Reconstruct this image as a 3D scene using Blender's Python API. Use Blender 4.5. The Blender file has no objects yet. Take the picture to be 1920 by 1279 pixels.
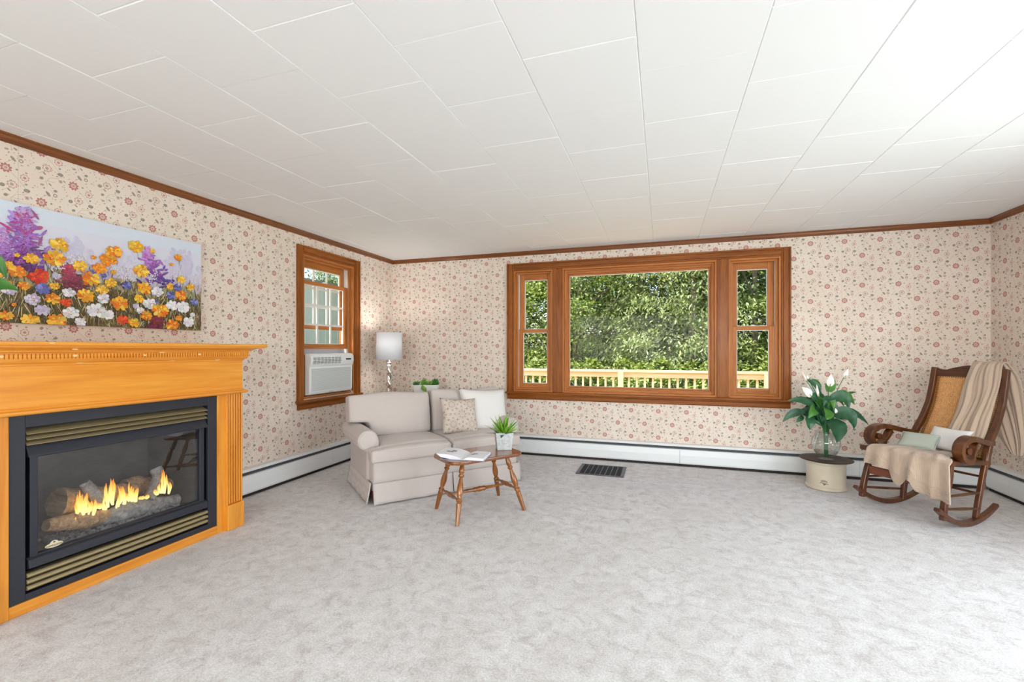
import bpy, bmesh, math, random
from mathutils import Vector, Matrix, Euler
PI = math.pi
SC = bpy.context.scene
COL = SC.collection
rnd = random.Random(7)

# ------------------------------------------------------------------ camera calibration
F = 853.33
TH = math.radians(18.26)
CAMH = 1.255
PX, PY = 960.0, 655.5
cT, sT = math.cos(TH), math.sin(TH)
def ray(x, y):
    l = (x - PX) / F
    return Vector((-sT + l * cT, cT + l * sT, (PY - y) / F))
def onX(x, y, X):
    d = ray(x, y); t = X / d.x
    return Vector((X, d.y * t, CAMH + d.z * t))
def onY(x, y, Y):
    d = ray(x, y); t = Y / d.y
    return Vector((d.x * t, Y, CAMH + d.z * t))
def onZ(x, y, Z):
    d = ray(x, y); t = (Z - CAMH) / d.z
    return Vector((d.x * t, d.y * t, Z))

# room
XL, XR, YB, YR, H = -3.42, 2.83, 5.28, -3.6, 2.44

# ------------------------------------------------------------------ mesh builder
class MB:
    def __init__(s):
        s.v = []; s.f = []; s.m = []
    def add(s, vs, fs, mi=0):
        b = len(s.v)
        s.v.extend(Vector(q) for q in vs)
        s.f.extend(tuple(i + b for i in f) for f in fs)
        s.m.extend([mi] * len(fs))
        return s
    def box(s, lo, hi, M=None, mi=0):
        x0, y0, z0 = lo; x1, y1, z1 = hi
        vs = [Vector(q) for q in ((x0,y0,z0),(x1,y0,z0),(x1,y1,z0),(x0,y1,z0),(x0,y0,z1),(x1,y0,z1),(x1,y1,z1),(x0,y1,z1))]
        if M is not None: vs = [M @ q for q in vs]
        return s.add(vs, [(0,3,2,1),(4,5,6,7),(0,1,5,4),(1,2,6,5),(2,3,7,6),(3,0,4,7)], mi)
    def quad(s, a, b, c, d, mi=0):
        return s.add([a, b, c, d], [(0,1,2,3)], mi)
    def prism(s, pts, p0, ax, ay, az, mi=0):
        """polygon pts (2-D) in the axes ax, ay from p0, pushed along az"""
        p0, ax, ay, az = Vector(p0), Vector(ax), Vector(ay), Vector(az)
        n = len(pts)
        vs = [p0 + ax*a + ay*b for a, b in pts] + [p0 + ax*a + ay*b + az for a, b in pts]
        fs = [tuple(range(n - 1, -1, -1)), tuple(range(n, 2*n))]
        fs += [(i, (i+1) % n, n + (i+1) % n, n + i) for i in range(n)]
        return s.add(vs, fs, mi)
    def lathe(s, prof, c=(0,0,0), n=28, M=None, mi=0, a0=0.0):
        c = Vector(c); vs = []; fs = []
        k = len(prof)
        for r, z in prof:
            for i in range(n):
                a = 2*PI*i/n + a0
                q = Vector((r*math.cos(a), r*math.sin(a), z))
                vs.append((M @ q if M is not None else q) + c)
        for j in range(k - 1):
            for i in range(n):
                fs.append((j*n+i, j*n+(i+1) % n, (j+1)*n+(i+1) % n, (j+1)*n+i))
        if prof[0][0] > 1e-5: fs.append(tuple(range(n-1, -1, -1)))
        if prof[-1][0] > 1e-5: fs.append(tuple((k-1)*n + i for i in range(n)))
        return s.add(vs, fs, mi)
    def turned(s, p, q, prof, n=16, mi=0):
        """lathe whose axis runs from p to q; prof = (t 0..1, radius)"""
        p, q = Vector(p), Vector(q); d = q - p; L = d.length
        M = d.to_track_quat('Z', 'Y').to_matrix()
        return s.lathe([(r, t*L) for t, r in prof], p, n, M, mi)
    def tube(s, pts, r, n=8, mi=0, cap=True):
        pts = [Vector(q) for q in pts]; k = len(pts)
        rs = r if isinstance(r, (list, tuple)) else [r]*k
        vs = []; fs = []; up = None
        for i, q in enumerate(pts):
            t = (pts[min(i+1, k-1)] - pts[max(i-1, 0)]).normalized()
            if up is None:
                up = Vector((0,0,1)) if abs(t.z) < .9 else Vector((1,0,0))
            a = (up - t*up.dot(t)).normalized(); b = t.cross(a); up = a
            for j in range(n):
                w = 2*PI*j/n
                vs.append(q + a*(rs[i]*math.cos(w)) + b*(rs[i]*math.sin(w)))
        for i in range(k-1):
            for j in range(n):
                fs.append((i*n+j, i*n+(j+1) % n, (i+1)*n+(j+1) % n, (i+1)*n+j))
        if cap:
            fs.append(tuple(range(n-1, -1, -1))); fs.append(tuple((k-1)*n+j for j in range(n)))
        return s.add(vs, fs, mi)
    def ribbon(s, path, x0, x1, hs, mi=0):
        """rectangular bar sweeping the 2-D path (y, z) between x0 and x1; hs = thickness in the plane"""
        k = len(path)
        if not isinstance(hs, (list, tuple)): hs = [hs]*k
        vs = []; fs = []
        for i, (a, b) in enumerate(path):
            p, q = path[max(i-1, 0)], path[min(i+1, k-1)]
            d = Vector((q[0]-p[0], q[1]-p[1])).normalized(); nn = Vector((-d.y, d.x)) * hs[i] / 2
            for x in (x0, x1):
                vs.append((x, a + nn.x, b + nn.y)); vs.append((x, a - nn.x, b - nn.y))
        for i in range(k-1):
            o, e = 4*i, 4*(i+1)
            for u, w in ((0,1),(1,3),(3,2),(2,0)):
                fs.append((o+u, o+w, e+w, e+u))
        fs.append((0,2,3,1)); e = 4*(k-1); fs.append((e, e+1, e+3, e+2))
        return s.add(vs, fs, mi)
    def grid(s, fn, nu, nv, mi=0, closeu=False):
        vs = [fn(i/nu, j/nv) for j in range(nv+1) for i in range(nu+1)]
        fs = [(j*(nu+1)+i, j*(nu+1)+i+1, (j+1)*(nu+1)+i+1, (j+1)*(nu+1)+i) for j in range(nv) for i in range(nu)]
        return s.add(vs, fs, mi)
    def xf(s, M):
        s.v = [M @ q for q in s.v]; return s
    def mesh(s, name):
        me = bpy.data.meshes.new(name)
        me.from_pydata([tuple(q) for q in s.v], [], s.f)
        me.update()
        return me
    def build(s, name, mats, parent=None, smooth=False, bevel=0, seg=2, sub=0, fix=True, solid=0, angle=None):
        me = s.mesh(name)
        if not isinstance(mats, (list, tuple)): mats = [mats]
        for m in mats: me.materials.append(m)
        if len(mats) > 1: me.polygons.foreach_set('material_index', s.m)
        if fix:
            bm = bmesh.new(); bm.from_mesh(me); bmesh.ops.recalc_face_normals(bm, faces=bm.faces[:]); bm.to_mesh(me); bm.free()
        o = bpy.data.objects.new(name, me); COL.objects.link(o)
        if parent is not None: o.parent = parent
        if smooth: me.polygons.foreach_set('use_smooth', [True]*len(me.polygons))
        if smooth and angle: me.set_sharp_from_angle(angle=math.radians(angle))
        if solid:
            md = o.modifiers.new('thick', 'SOLIDIFY'); md.thickness = solid; md.offset = 0
        if bevel:
            md = o.modifiers.new('bev', 'BEVEL'); md.width = bevel; md.segments = seg; md.limit_method = 'ANGLE'; md.angle_limit = math.radians(40)
            md.harden_normals = False
        if sub:
            md = o.modifiers.new('sub', 'SUBSURF'); md.levels = sub; md.render_levels = sub
        return o

def thing(name, label, cat, loc=(0,0,0), rz=0, group=None):
    o = bpy.data.objects.new(name, None); COL.objects.link(o)
    o.location = loc; o.rotation_euler = (0, 0, rz)
    o.empty_display_size = .1
    return tag(o, label, cat, group)
def tag(o, label=None, cat=None, group=None, kind=None):
    if label: o['label'] = label
    if cat: o['category'] = cat
    if group: o['group'] = group
    if kind: o['kind'] = kind
    return o
def struct(o, label=None, cat=None):
    return tag(o, label, cat, None, 'structure')

def crom(pts, n=6):
    """Catmull-Rom through the points (tuples of any size)"""
    out = []; k = len(pts)
    for i in range(k-1):
        p0, p1, p2, p3 = pts[max(i-1,0)], pts[i], pts[i+1], pts[min(i+2,k-1)]
        for j in range(n):
            t = j/n
            out.append(tuple(.5*(2*b + (c-a)*t + (2*a-5*b+4*c-d)*t*t + (3*b-a-3*c+d)*t**3) for a, b, c, d in zip(p0,p1,p2,p3)))
    out.append(tuple(pts[-1])); return out
def rrect(w, h, r, n=6):
    """rounded rectangle polygon centred at 0"""
    out = []
    for cx, cy, a in ((w/2-r, h/2-r, 0), (-w/2+r, h/2-r, PI/2), (-w/2+r, -h/2+r, PI), (w/2-r, -h/2+r, 1.5*PI)):
        for i in range(n+1):
            t = a + PI/2*i/n; out.append((cx + r*math.cos(t), cy + r*math.sin(t)))
    return out
def soft(name, mat, parent, boxes, vox=.014, it=12, warp=None, tubes=()):
    """boxes fused into one upholstered, rounded body; warp moves its vertices"""
    b = MB()
    for bx in boxes: b.box(bx[0], bx[1], bx[2] if len(bx) > 2 else None)
    for t in tubes: b.tube(*t)
    o = b.build(name, mat, None)
    md = o.modifiers.new('r', 'REMESH'); md.mode = 'VOXEL'; md.voxel_size = vox
    md = o.modifiers.new('s', 'SMOOTH'); md.factor = .5; md.iterations = it
    bpy.context.view_layer.update()
    dg = bpy.context.evaluated_depsgraph_get()
    me = bpy.data.meshes.new_from_object(o.evaluated_get(dg))
    old = o.data; o.modifiers.clear(); o.data = me; bpy.data.meshes.remove(old)
    me.name = name
    if warp:
        for v in me.vertices: v.co = warp(v.co.copy())
    me.materials.clear(); me.materials.append(mat)
    me.polygons.foreach_set('use_smooth', [True]*len(me.polygons))
    me.update()
    if parent is not None: o.parent = parent
    return o

# ------------------------------------------------------------------ materials
class NT:
    def __init__(s, name):
        s.mat = bpy.data.materials.new(name); s.mat.use_nodes = True
        s.t = s.mat.node_tree; s.n = s.t.nodes
        s.p = s.n['Principled BSDF']; s.out = s.n['Material Output']
    def new(s, typ, **kw):
        n = s.n.new(typ)
        for k, v in kw.items(): setattr(n, k, v)
        return n
    def link(s, a, b): s.t.links.new(a, b)
    def inp(s, sock, v):
        if isinstance(v, (int, float)): sock.default_value = v
        elif isinstance(v, (tuple, list)): sock.default_value = v
        else: s.link(v, sock)
    def m(s, op, a, b=None, c=None, clamp=False):
        n = s.n.new('ShaderNodeMath'); n.operation = op; n.use_clamp = clamp
        s.inp(n.inputs[0], a)
        if b is not None: s.inp(n.inputs[1], b)
        if c is not None: s.inp(n.inputs[2], c)
        return n.outputs[0]
    def mix(s, f, a, b, blend='MIX'):
        n = s.n.new('ShaderNodeMix'); n.data_type = 'RGBA'; n.blend_type = blend
        s.inp(n.inputs[0], f); s.inp(n.inputs[6], a); s.inp(n.inputs[7], b)
        return n.outputs[2]
    def obj(s, scale=None, rot=None):
        tc = s.n.new('ShaderNodeTexCoord'); o = tc.outputs['Object']
        if scale is not None or rot is not None:
            mp = s.n.new('ShaderNodeMapping'); s.link(o, mp.inputs[0])
            if scale is not None: mp.inputs['Scale'].default_value = scale
            if rot is not None: mp.inputs['Rotation'].default_value = rot
            o = mp.outputs[0]
        return o
    def noise(s, vec, scale=5, detail=3, rough=.5, dist=0):
        n = s.n.new('ShaderNodeTexNoise'); s.link(vec, n.inputs['Vector'])
        n.inputs['Scale'].default_value = scale; n.inputs['Detail'].default_value = detail
        n.inputs['Roughness'].default_value = rough; n.inputs['Distortion'].default_value = dist
        return n.outputs['Fac']
    def ramp(s, f, stops):
        n = s.n.new('ShaderNodeValToRGB'); s.link(f, n.inputs[0]); e = n.color_ramp.elements
        while len(e) < len(stops): e.new(.5)
        for q, (p, c) in zip(e, stops): q.position = p; q.color = rgb(c)
        return n.outputs[0]
    def bump(s, h, strength=.3, dist=.01):
        n = s.n.new('ShaderNodeBump'); n.inputs['Strength'].default_value = strength; n.inputs['Distance'].default_value = dist
        s.link(h, n.inputs['Height']); s.link(n.outputs[0], s.p.inputs['Normal'])
    def base(s, c): s.inp(s.p.inputs['Base Color'], c if not isinstance(c, tuple) else rgb(c))
    def rough(s, r): s.inp(s.p.inputs['Roughness'], r)
def lin(u): return u/12.92 if u <= .04045 else ((u+.055)/1.055)**2.4
def rgb(c):
    """0-255 sRGB triple -> linear RGBA; values under 1.01 are already linear"""
    if max(c[:3]) > 1.01: return tuple(lin(q/255) for q in c[:3]) + (1,)
    return tuple(c[:3]) + (1,)
def plain(name, c, rough=.5, metal=0, spec=.5, var=0, vscale=8, bump=0, bscale=200, coat=0):
    t = NT(name); t.rough(rough); t.p.inputs['Metallic'].default_value = metal
    t.p.inputs['Specular IOR Level'].default_value = spec
    if coat: t.p.inputs['Coat Weight'].default_value = coat; t.p.inputs['Coat Roughness'].default_value = .12
    o = t.obj()
    if var:
        f = t.noise(o, vscale, 3)
        a = tuple(q*(1-var) for q in rgb(c)[:3]); b = tuple(min(1, q*(1+var)) for q in rgb(c)[:3])
        t.base(t.ramp(f, [(.3, a), (.7, b)]))
    else: t.base(c)
    if bump: t.bump(t.noise(o, bscale, 2), bump, .002)
    return t.mat
def wood(name, dark, mid, light, axis='Z', scale=1.0, rough=.35, coat=.3, knots=False):
    """grain runs along the axis"""
    t = NT(name); sc = {'X': (1.2, 22, 22), 'Y': (22, 1.2, 22), 'Z': (22, 22, 1.2)}[axis]
    o = t.obj(tuple(q*scale for q in sc)); f = t.noise(o, 1.0, 4, .6, .6)
    c = t.ramp(f, [(.25, dark), (.5, mid), (.78, light)])
    o2 = t.obj(tuple(q*scale*3 for q in sc)); g = t.noise(o2, 2.0, 2)
    c = t.mix(.25, c, t.ramp(g, [(.35, dark), (.65, light)]))
    if knots:
        vo = t.new('ShaderNodeTexVoronoi'); t.link(t.obj((6, 6, 2.6)), vo.inputs['Vector']); vo.inputs['Scale'].default_value = 1
        k = t.m('LESS_THAN', vo.outputs['Distance'], .09)
        c = t.mix(t.m('MULTIPLY', k, .6), c, rgb((70, 32, 10)))
    t.base(c); t.rough(rough); t.p.inputs['Coat Weight'].default_value = coat; t.p.inputs['Coat Roughness'].default_value = .15
    if coat < .15: t.p.inputs['Specular IOR Level'].default_value = .28
    t.bump(f, .08, .003)
    return t.mat
def glass(name, refl=.07, tint=(1,1,1), rough=.0):
    t = NT(name); t.n.remove(t.p)
    tr = t.new('ShaderNodeBsdfTransparent'); tr.inputs[0].default_value = tint + (1,)
    gl = t.new('ShaderNodeBsdfGlossy'); gl.inputs['Roughness'].default_value = rough
    lw = t.new('ShaderNodeLayerWeight'); lw.inputs[0].default_value = .22
    f = t.m('MULTIPLY_ADD', lw.outputs['Fresnel'], .2, refl, clamp=True)
    mx = t.new('ShaderNodeMixShader'); t.link(f, mx.inputs[0]); t.link(tr.outputs[0], mx.inputs[1]); t.link(gl.outputs[0], mx.inputs[2])
    t.link(mx.outputs[0], t.out.inputs[0]); return t.mat

def wallpaper(name, ua, sign, u0, v0, a, b):
    """cream paper printed with a half-drop floral: ua = wall's horizontal axis"""
    t = NT(name); tc = t.obj(); sp = t.new('ShaderNodeSeparateXYZ'); t.link(tc, sp.inputs[0])
    U = sp.outputs[ua]
    if sign < 0: U = t.m('MULTIPLY', U, -1.0)
    V = sp.outputs[2]
    # skewed lattice coordinates: the half drop becomes a plain square repeat
    def vm(op, a_, b_=None, c_=None):
        n = t.n.new('ShaderNodeVectorMath'); n.operation = op
        for k, q in enumerate((a_, b_, c_)):
            if q is None: continue
            if isinstance(q, tuple): n.inputs[k].default_value = q
            else: t.link(q, n.inputs[k])
        return n.outputs['Value'] if op == 'DOT_PRODUCT' else n.outputs[0]
    xx = t.m('MULTIPLY_ADD', U, 1/a, -u0/a); yy = t.m('MULTIPLY_ADD', xx, .5, t.m('MULTIPLY_ADD', V, 1/b, -v0/b))
    cmb = t.new('ShaderNodeCombineXYZ'); t.link(xx, cmb.inputs[0]); t.link(yy, cmb.inputs[1]); PP = cmb.outputs[0]
    def cell(du, dv):
        px = du/a; py = dv/b + .5*px
        return vm('WRAP', vm('SUBTRACT', PP, (px, py, 0)), (.5,.5,.5), (-.5,-.5,-.5))
    # true offset: x = a*dx ; y = b*(dy - dx/2)
    def ell(du, dv, L, W, ang):
        L, W = L*1.12, W*1.12
        d = cell(du, dv); c, s_ = math.cos(ang), math.sin(ang)
        p = vm('DOT_PRODUCT', d, ((c*a - s_*b/2)/L, s_*b/L, 0)); q = vm('DOT_PRODUCT', d, ((-s_*a - c*b/2)/W, c*b/W, 0))
        return t.m('MULTIPLY_ADD', p, p, t.m('MULTIPLY', q, q))
    def flower(du, dv, R, n, k, ph=0):
        d = cell(du, dv)
        x = vm('DOT_PRODUCT', d, (a, 0, 0)); y = vm('DOT_PRODUCT', d, (-b/2, b, 0))
        r = t.m('SQRT', t.m('MULTIPLY_ADD', x, x, t.m('MULTIPLY', y, y)))
        th = t.m('ARCTAN2', y, x)
        e = t.m('MULTIPLY_ADD', t.m('ABSOLUTE', t.m('SINE', t.m('MULTIPLY_ADD', th, n/2, .4))), 2.2*k, 1.08-2.2*k)
        return t.m('DIVIDE', r, t.m('MULTIPLY', e, R)), r
    fine = t.noise(tc, 3.0, 2)
    col = t.ramp(fine, [(.3, (229, 214, 199)), (.7, (236, 223, 210))])
    def line(x0, y0, x1, y1, w=.0008):
        return ell((x0+x1)/2, (y0+y1)/2, math.hypot(x1-x0, y1-y0)/2*1.05, w, math.atan2(y1-y0, x1-x0))
    def group(ms):
        r = ms[0]
        for q in ms[1:]: r = t.m('MINIMUM', r, q)
        return t.m('LESS_THAN', r, 1.0)
    # fine specks scattered between the sprigs
    vo = t.new('ShaderNodeTexVoronoi'); t.link(tc, vo.inputs['Vector']); vo.inputs['Scale'].default_value = 46
    sp2 = t.new('ShaderNodeSeparateColor'); t.link(vo.outputs['Color'], sp2.inputs[0])
    spk = t.m('MULTIPLY', t.m('LESS_THAN', vo.outputs['Distance'], .15), t.m('GREATER_THAN', sp2.outputs[0], .45))
    col = t.mix(t.m('MULTIPLY', spk, .62), col, rgb((158, 136, 124)))
    # vines
    pts = [(-.125,-.045),(-.131,-.015),(-.112,.010),(-.083,.018),(-.060,.030),(-.055,.052)]
    vs = [line(*p, *q) for p, q in zip(pts, pts[1:])]
    vs += [line(.020,-.018,.055,-.052), line(.055,-.052,.088,-.098), line(-.125,-.012,-.09,-.010), line(.07,.06,.04,.085)]
    vs += [line(-.083,.018,-.062,.006), line(.022,-.060,.020,-.100), line(.020,-.100,-.012,-.125), line(.078,-.052,.085,-.075), line(.0,.03,.03,.055)]
    col = t.mix(t.m('MULTIPLY', group(vs), .75), col, rgb((158, 146, 136)))
    # grey-green leaves
    gs = [ell(-.064,.045,.0125,.009,.0), ell(.030,.059,.0145,.0062,-.9), ell(-.0145,-.098,.0105,.0088,.3), ell(.0,.142,.0085,.0068,.6),
          ell(.039,.116,.0085,.0034,-.8), ell(.085,-.066,.0052,.0038,.5), ell(.013,-.118,.0085,.0036,-.8), ell(-.045,.010,.0075,.0030,-.8),
          ell(.045,.004,.0045,.0045,0), ell(-.080,.030,.0045,.003,.9), ell(.064,.085,.0085,.0068,.2), ell(.012,.088,.0045,.0026,.9)]
    col = t.mix(t.m('MULTIPLY', group(gs), t.m('MULTIPLY_ADD', t.noise(tc, 260, 1), .9, .35, clamp=True)), col, rgb((130, 122, 112)))
    # small buds and specks
    bs = [ell(.003,.104,.0085,.0052,.2), ell(.085,-.002,.0052,.0048,.3), ell(.093,.045,.0040,.0030,0), ell(.117,.071,.0032,.0024,.5), ell(.108,.108,.0030,.0024,1.),
          ell(.014,.045,.0034,.0026,.4), ell(-.038,.072,.0034,.0026,.4), ell(-.030,.086,.003,.0022,1), ell(.052,.098,.003,.0022,0), ell(-.045,-.025,.0034,.0024,.9), ell(.064,.034,.0034,.0034,0), ell(.104,.058,.0026,.002,0), ell(-.02,.035,.003,.0022,.3), ell(.05,-.085,.0028,.0022,.8), ell(-.035,-.05,.0028,.0024,0)]
    col = t.mix(t.m('MULTIPLY', group(bs), .7), col, rgb((170, 128, 122)))
    # bud ring and star
    q, _ = flower(.063, .058, .0105, 6, .12)
    ring = t.m('MULTIPLY', t.m('LESS_THAN', q, 1.0), t.m('GREATER_THAN', q, .5))
    q, _ = flower(-.063, .004, .0105, 7, .42)
    ring = t.m('MAXIMUM', ring, t.m('LESS_THAN', q, 1.0))
    col = t.mix(t.m('MULTIPLY', ring, .8), col, rgb((160, 118, 112)))
    # open outlined flowers
    for du, dv, R, core in ((.078,-.031,.0195,(186,120,115)), (.025,-.084,.0215,(165,150,140))):
        q, r = flower(du, dv, R, 8, .14)
        o = t.m('MULTIPLY', t.m('LESS_THAN', q, 1.0), t.m('GREATER_THAN', q, .80))
        col = t.mix(t.m('MULTIPLY', o, .85), col, rgb((192, 126, 120)))
        col = t.mix(t.m('MULTIPLY', t.m('LESS_THAN', q, .40), .8), col, rgb(core))
    # red flower
    q, r = flower(0, 0, .0245, 9, .17)
    col = t.mix(t.m('LESS_THAN', q, 1.0), col, rgb((176, 106, 102)))
    col = t.mix(t.m('MULTIPLY', t.m('LESS_THAN', q, .84), .40), col, rgb((216, 160, 150)))
    col = t.mix(t.m('LESS_THAN', q, .54), col, rgb((222, 200, 184)))
    col = t.mix(t.m('MULTIPLY', t.m('LESS_THAN', q, .30), .8), col, rgb((176, 140, 128)))
    # paper seams
    sx = t.m('MULTIPLY_ADD', U, 1/(4*a), -(1.552 if ua == 1 else 1.1)/(4*a)); sf = t.m('ABSOLUTE', t.m('SUBTRACT', sx, t.m('ROUND', sx)))
    col = t.mix(t.m('MULTIPLY', t.m('LESS_THAN', sf, .0010/(4*a)), .4), col, rgb((150, 125, 110)))
    t.base(col); t.rough(.7); t.p.inputs['Specular IOR Level'].default_value = .25
    return t.mat

M = {}
M['paper_left'] = wallpaper('floral paper left', 1, 1, 1.501, 2.255, .1515, .291)
M['paper_back'] = wallpaper('floral paper back', 0, 1, -2.951, 2.319, .1455, .291)
M['paper_right'] = wallpaper('floral paper right', 1, -1, -5.1, 2.319, .1455, .291)
M['white_tile'] = plain('white ceiling tile', (.86,.86,.86), .75, spec=.2, bump=.08, bscale=160)
M['white_paint'] = plain('white enamel', (232,234,234), .35)
M['grey_slot'] = plain('dark damper slot', (70,74,78), .6)
M['dark_gap'] = plain('dark gap', (46,36,32), .8)
CAS = ((96,46,8), (142,76,18), (176,104,34))
M['cas_h'] = wood('casing grain along x', *CAS, 'X', rough=.38, coat=.12)
M['cas_y'] = wood('casing grain along y', *CAS, 'Y', rough=.38, coat=.12)
M['cas_v'] = wood('casing grain upright', *CAS, 'Z', rough=.38, coat=.12, knots=True)
SASH = ((150,86,36), (184,112,52), (206,138,76))
M['sash_h'] = wood('sash grain along x', *SASH, 'X', rough=.45, coat=.08)
M['sash_y'] = wood('sash grain along y', *SASH, 'Y', rough=.45, coat=.08)
M['sash_v'] = wood('sash grain upright', *SASH, 'Z', rough=.45, coat=.08)
CR = ((90,46,12), (122,66,22), (146,84,34))
M['crown_x'] = wood('crown grain along x', *CR, 'X', rough=.35)
M['crown_y'] = wood('crown grain along y', *CR, 'Y', rough=.35)
OAK = ((208,118,22), (232,150,44), (244,174,70))
M['oak_y'] = wood('honey maple along y', *OAK, 'Y', scale=.5, rough=.28, coat=.5)
M['oak_z'] = wood('honey maple upright', *OAK, 'Z', scale=.6, rough=.28, coat=.5)
M['glass'] = glass('window glass', .004)
M['firebox_glass'] = glass('fire glass', .12, (.9,.9,.9))
M['bead'] = plain('white glazing bead', (235,233,228), .5)

# ------------------------------------------------------------------ carpet
def carpet():
    t = NT('mottled grey carpet'); o = t.obj()
    big = t.noise(o, 2.2, 4, .6, .8); mid = t.noise(o, 13, 5, .72, .6); fib = t.noise(o, 110, 4, .8)
    c = t.ramp(mid, [(.34, (182,171,167)), (.5, (220,216,214)), (.66, (238,236,235))])
    c = t.mix(t.m('MULTIPLY', t.ramp(big, [(.42, (0,0,0)), (.66, (1,1,1))]), .40), c, rgb((190,181,174)))
    c = t.mix(.42, c, t.ramp(fib, [(.32, (160,152,149)), (.64, (255,255,255))]))
    t.base(c); t.rough(.95); t.p.inputs['Specular IOR Level'].default_value = .1
    t.p.inputs['Sheen Weight'].default_value = .15
    h = t.m('ADD', t.m('MULTIPLY', fib, .7), t.m('MULTIPLY', mid, .5)); t.bump(h, .5, .012)
    return t.mat
M['carpet'] = carpet()
# ================================================================== room shell
WT = .20
b = MB(); b.box((XL-WT, YR-WT, -.12), (XR+WT, YB+WT, 0)); struct(b.build('floor', M['carpet']), 'pale grey mottled wall to wall carpet')
# ceiling of staggered square tiles, each with bevelled edges
b = MB(); r2 = random.Random(3)
TW, TL = .4535, .4725
for i in range(-8, 8):
    x0 = -.0915 + i*TW; x1 = x0 + TW; off = 1.78 + (0 if i % 2 else TL/2)
    x0c, x1c = max(x0, XL-WT), min(x1, XR+WT)
    if x1c - x0c < .02: continue
    for j in range(-13, 9):
        y0 = off + j*TL; y1 = y0 + TL
        y0c, y1c = max(y0, YR-WT), min(y1, YB+WT)
        if y1c - y0c < .02: continue
        dz = r2.uniform(0, .0018); e = .0035; zt = H + .004; zb = H - dz + .001
        o = [(x0c,y0c,zt),(x1c,y0c,zt),(x1c,y1c,zt),(x0c,y1c,zt)]
        n_ = [(x0c+e,y0c+e,zb),(x1c-e,y0c+e,zb),(x1c-e,y1c-e,zb),(x0c+e,y1c-e,zb)]
        b.add(o + n_, [(4,7,6,5),(0,4,5,1),(1,5,6,2),(2,6,7,3),(3,7,4,0)])
b.box((XL-WT, YR-WT, H+.006), (XR+WT, YB+WT, H+.14))
struct(b.build('ceiling', M['white_tile'], fix=False), 'white ceiling of staggered square tiles')

def wall(name, mat, axis, pos, out, lo, hi, holes, label):
    """wall slab with rectangular holes; axis = its normal axis, holes = (h0, h1, z0, z1)"""
    b = MB(); p0, p1 = sorted((pos, pos+out))
    def blk(h0, h1, z0, z1):
        if h1-h0 < 1e-4 or z1-z0 < 1e-4: return
        if axis == 'X': b.box((p0, h0, z0), (p1, h1, z1))
        else: b.box((h0, p0, z0), (h1, p1, z1))
    cur = lo
    for h0, h1, z0, z1 in sorted(holes):
        blk(cur, h0, 0, H); blk(h0, h1, 0, z0); blk(h0, h1, z1, H); cur = h1
    blk(cur, hi, 0, H)
    return struct(b.build(name, mat), label)
LW = (3.67, 4.47, .755, 2.22)           # left window hole
BW = (-1.72, 1.157, .745, 2.215)        # back window hole
RW = (.2, 3.0, .08, 2.10)               # glazed door in the right wall, beside the camera
FW = (-2.7, 2.1, .85, 2.36)             # window opening added behind the camera to let light in
wall('wall_left', M['paper_left'], 'X', XL, -WT, YR-WT, YB+WT, [LW], 'left wall with cream floral wallpaper')
wall('wall_back', M['paper_back'], 'Y', YB, WT, XL, XR, [BW], 'back wall with cream floral wallpaper')
wall('wall_right', M['paper_right'], 'X', XR, WT, YR-WT, YB+WT, [RW], 'right wall with cream floral wallpaper')
wall('wall_rear', M['paper_back'], 'Y', YR, -WT, XL, XR, [FW], 'wall behind the camera')

# crown moulding
prof = [(0,0),(.030,0),(.030,-.008),(.022,-.014),(.016,-.028),(.012,-.034),(.012,-.044),(.006,-.048),(0,-.048)]
def crown(name, mat, p0, into, along, L, label):
    b = MB(); b.prism(prof, p0, into, (0,0,1), Vector(along)*L)
    return struct(b.build(name, mat), label)
crown('trim_1', M['crown_y'], (XL, YR, H), (1,0,0), (0,1,0), YB-YR, 'brown crown moulding along the left wall')
crown('trim_2', M['crown_x'], (XL, YB, H), (0,-1,0), (1,0,0), XR-XL, 'brown crown moulding along the back wall')
crown('trim_3', M['crown_y'], (XR, YR, H), (-1,0,0), (0,1,0), YB-YR, 'brown crown moulding along the right wall')

# ------------------------------------------------------------------ baseboard heaters
hp = {'back': [(0,.235),(.070,.235),(.074,.228),(.074,.212),(.070,.212),(.068,.230),(.004,.230),(.004,.0),(0,.0)],
      'front': [(.066,.186),(.080,.180),(.088,.120),(.088,.045),(.080,.030),(.066,.030),(.066,.034),(.078,.034),(.084,.046),(.084,.118),(.077,.176),(.066,.182)]}
def heater(label, p0, into, along, L, seams, rest):
    t = thing('baseboard_heater', label, 'radiator', p0)
    i_, a_ = Vector(into), Vector(along)
    MB().prism(hp['back'], (0,0,0), i_, (0,0,1), a_*L).build('back_plate', M['white_paint'], t)
    cuts = [0] + list(seams) + [L]
    for s0, s1 in zip(cuts, cuts[1:]):
        MB().prism(hp['front'], a_*(s0+.0012), i_, (0,0,1), a_*(s1-s0-.0024)).build('front_cover', M['white_paint'], t)
    b = MB(); b.prism([(.010,.188),(.072,.188),(.072,.206),(.010,.206)], (0,0,0), i_, (0,0,1), a_*L)
    b.build('damper', M['grey_slot'], t)
    b = MB(); b.prism([(.004,0),(.064,0),(.064,.05),(.004,.05)], (0,0,0), i_, (0,0,1), a_*L); b.build('gap_shade', M['dark_gap'], t)  # dark fill stands in for the shade in the gap under the cover
    return t
heater('white baseboard heater under the small window on the left wall', (XL, 2.60, 0), (1,0,0), (0,1,0), YB-2.60-.10, (1.4,), 0)
heater('long white baseboard heater under the wide triple window', (XL+.10, YB, 0), (0,-1,0), (1,0,0), XR-XL-.20, (1.55, 3.50, 5.12), 0)
heater('short white baseboard heater behind the rocking chair on the right wall', (XR, 3.30, 0), (-1,0,0), (0,1,0), YB-3.30-.10, (1.60,), 0)
# corner covers belong to the long heater's run

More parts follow.
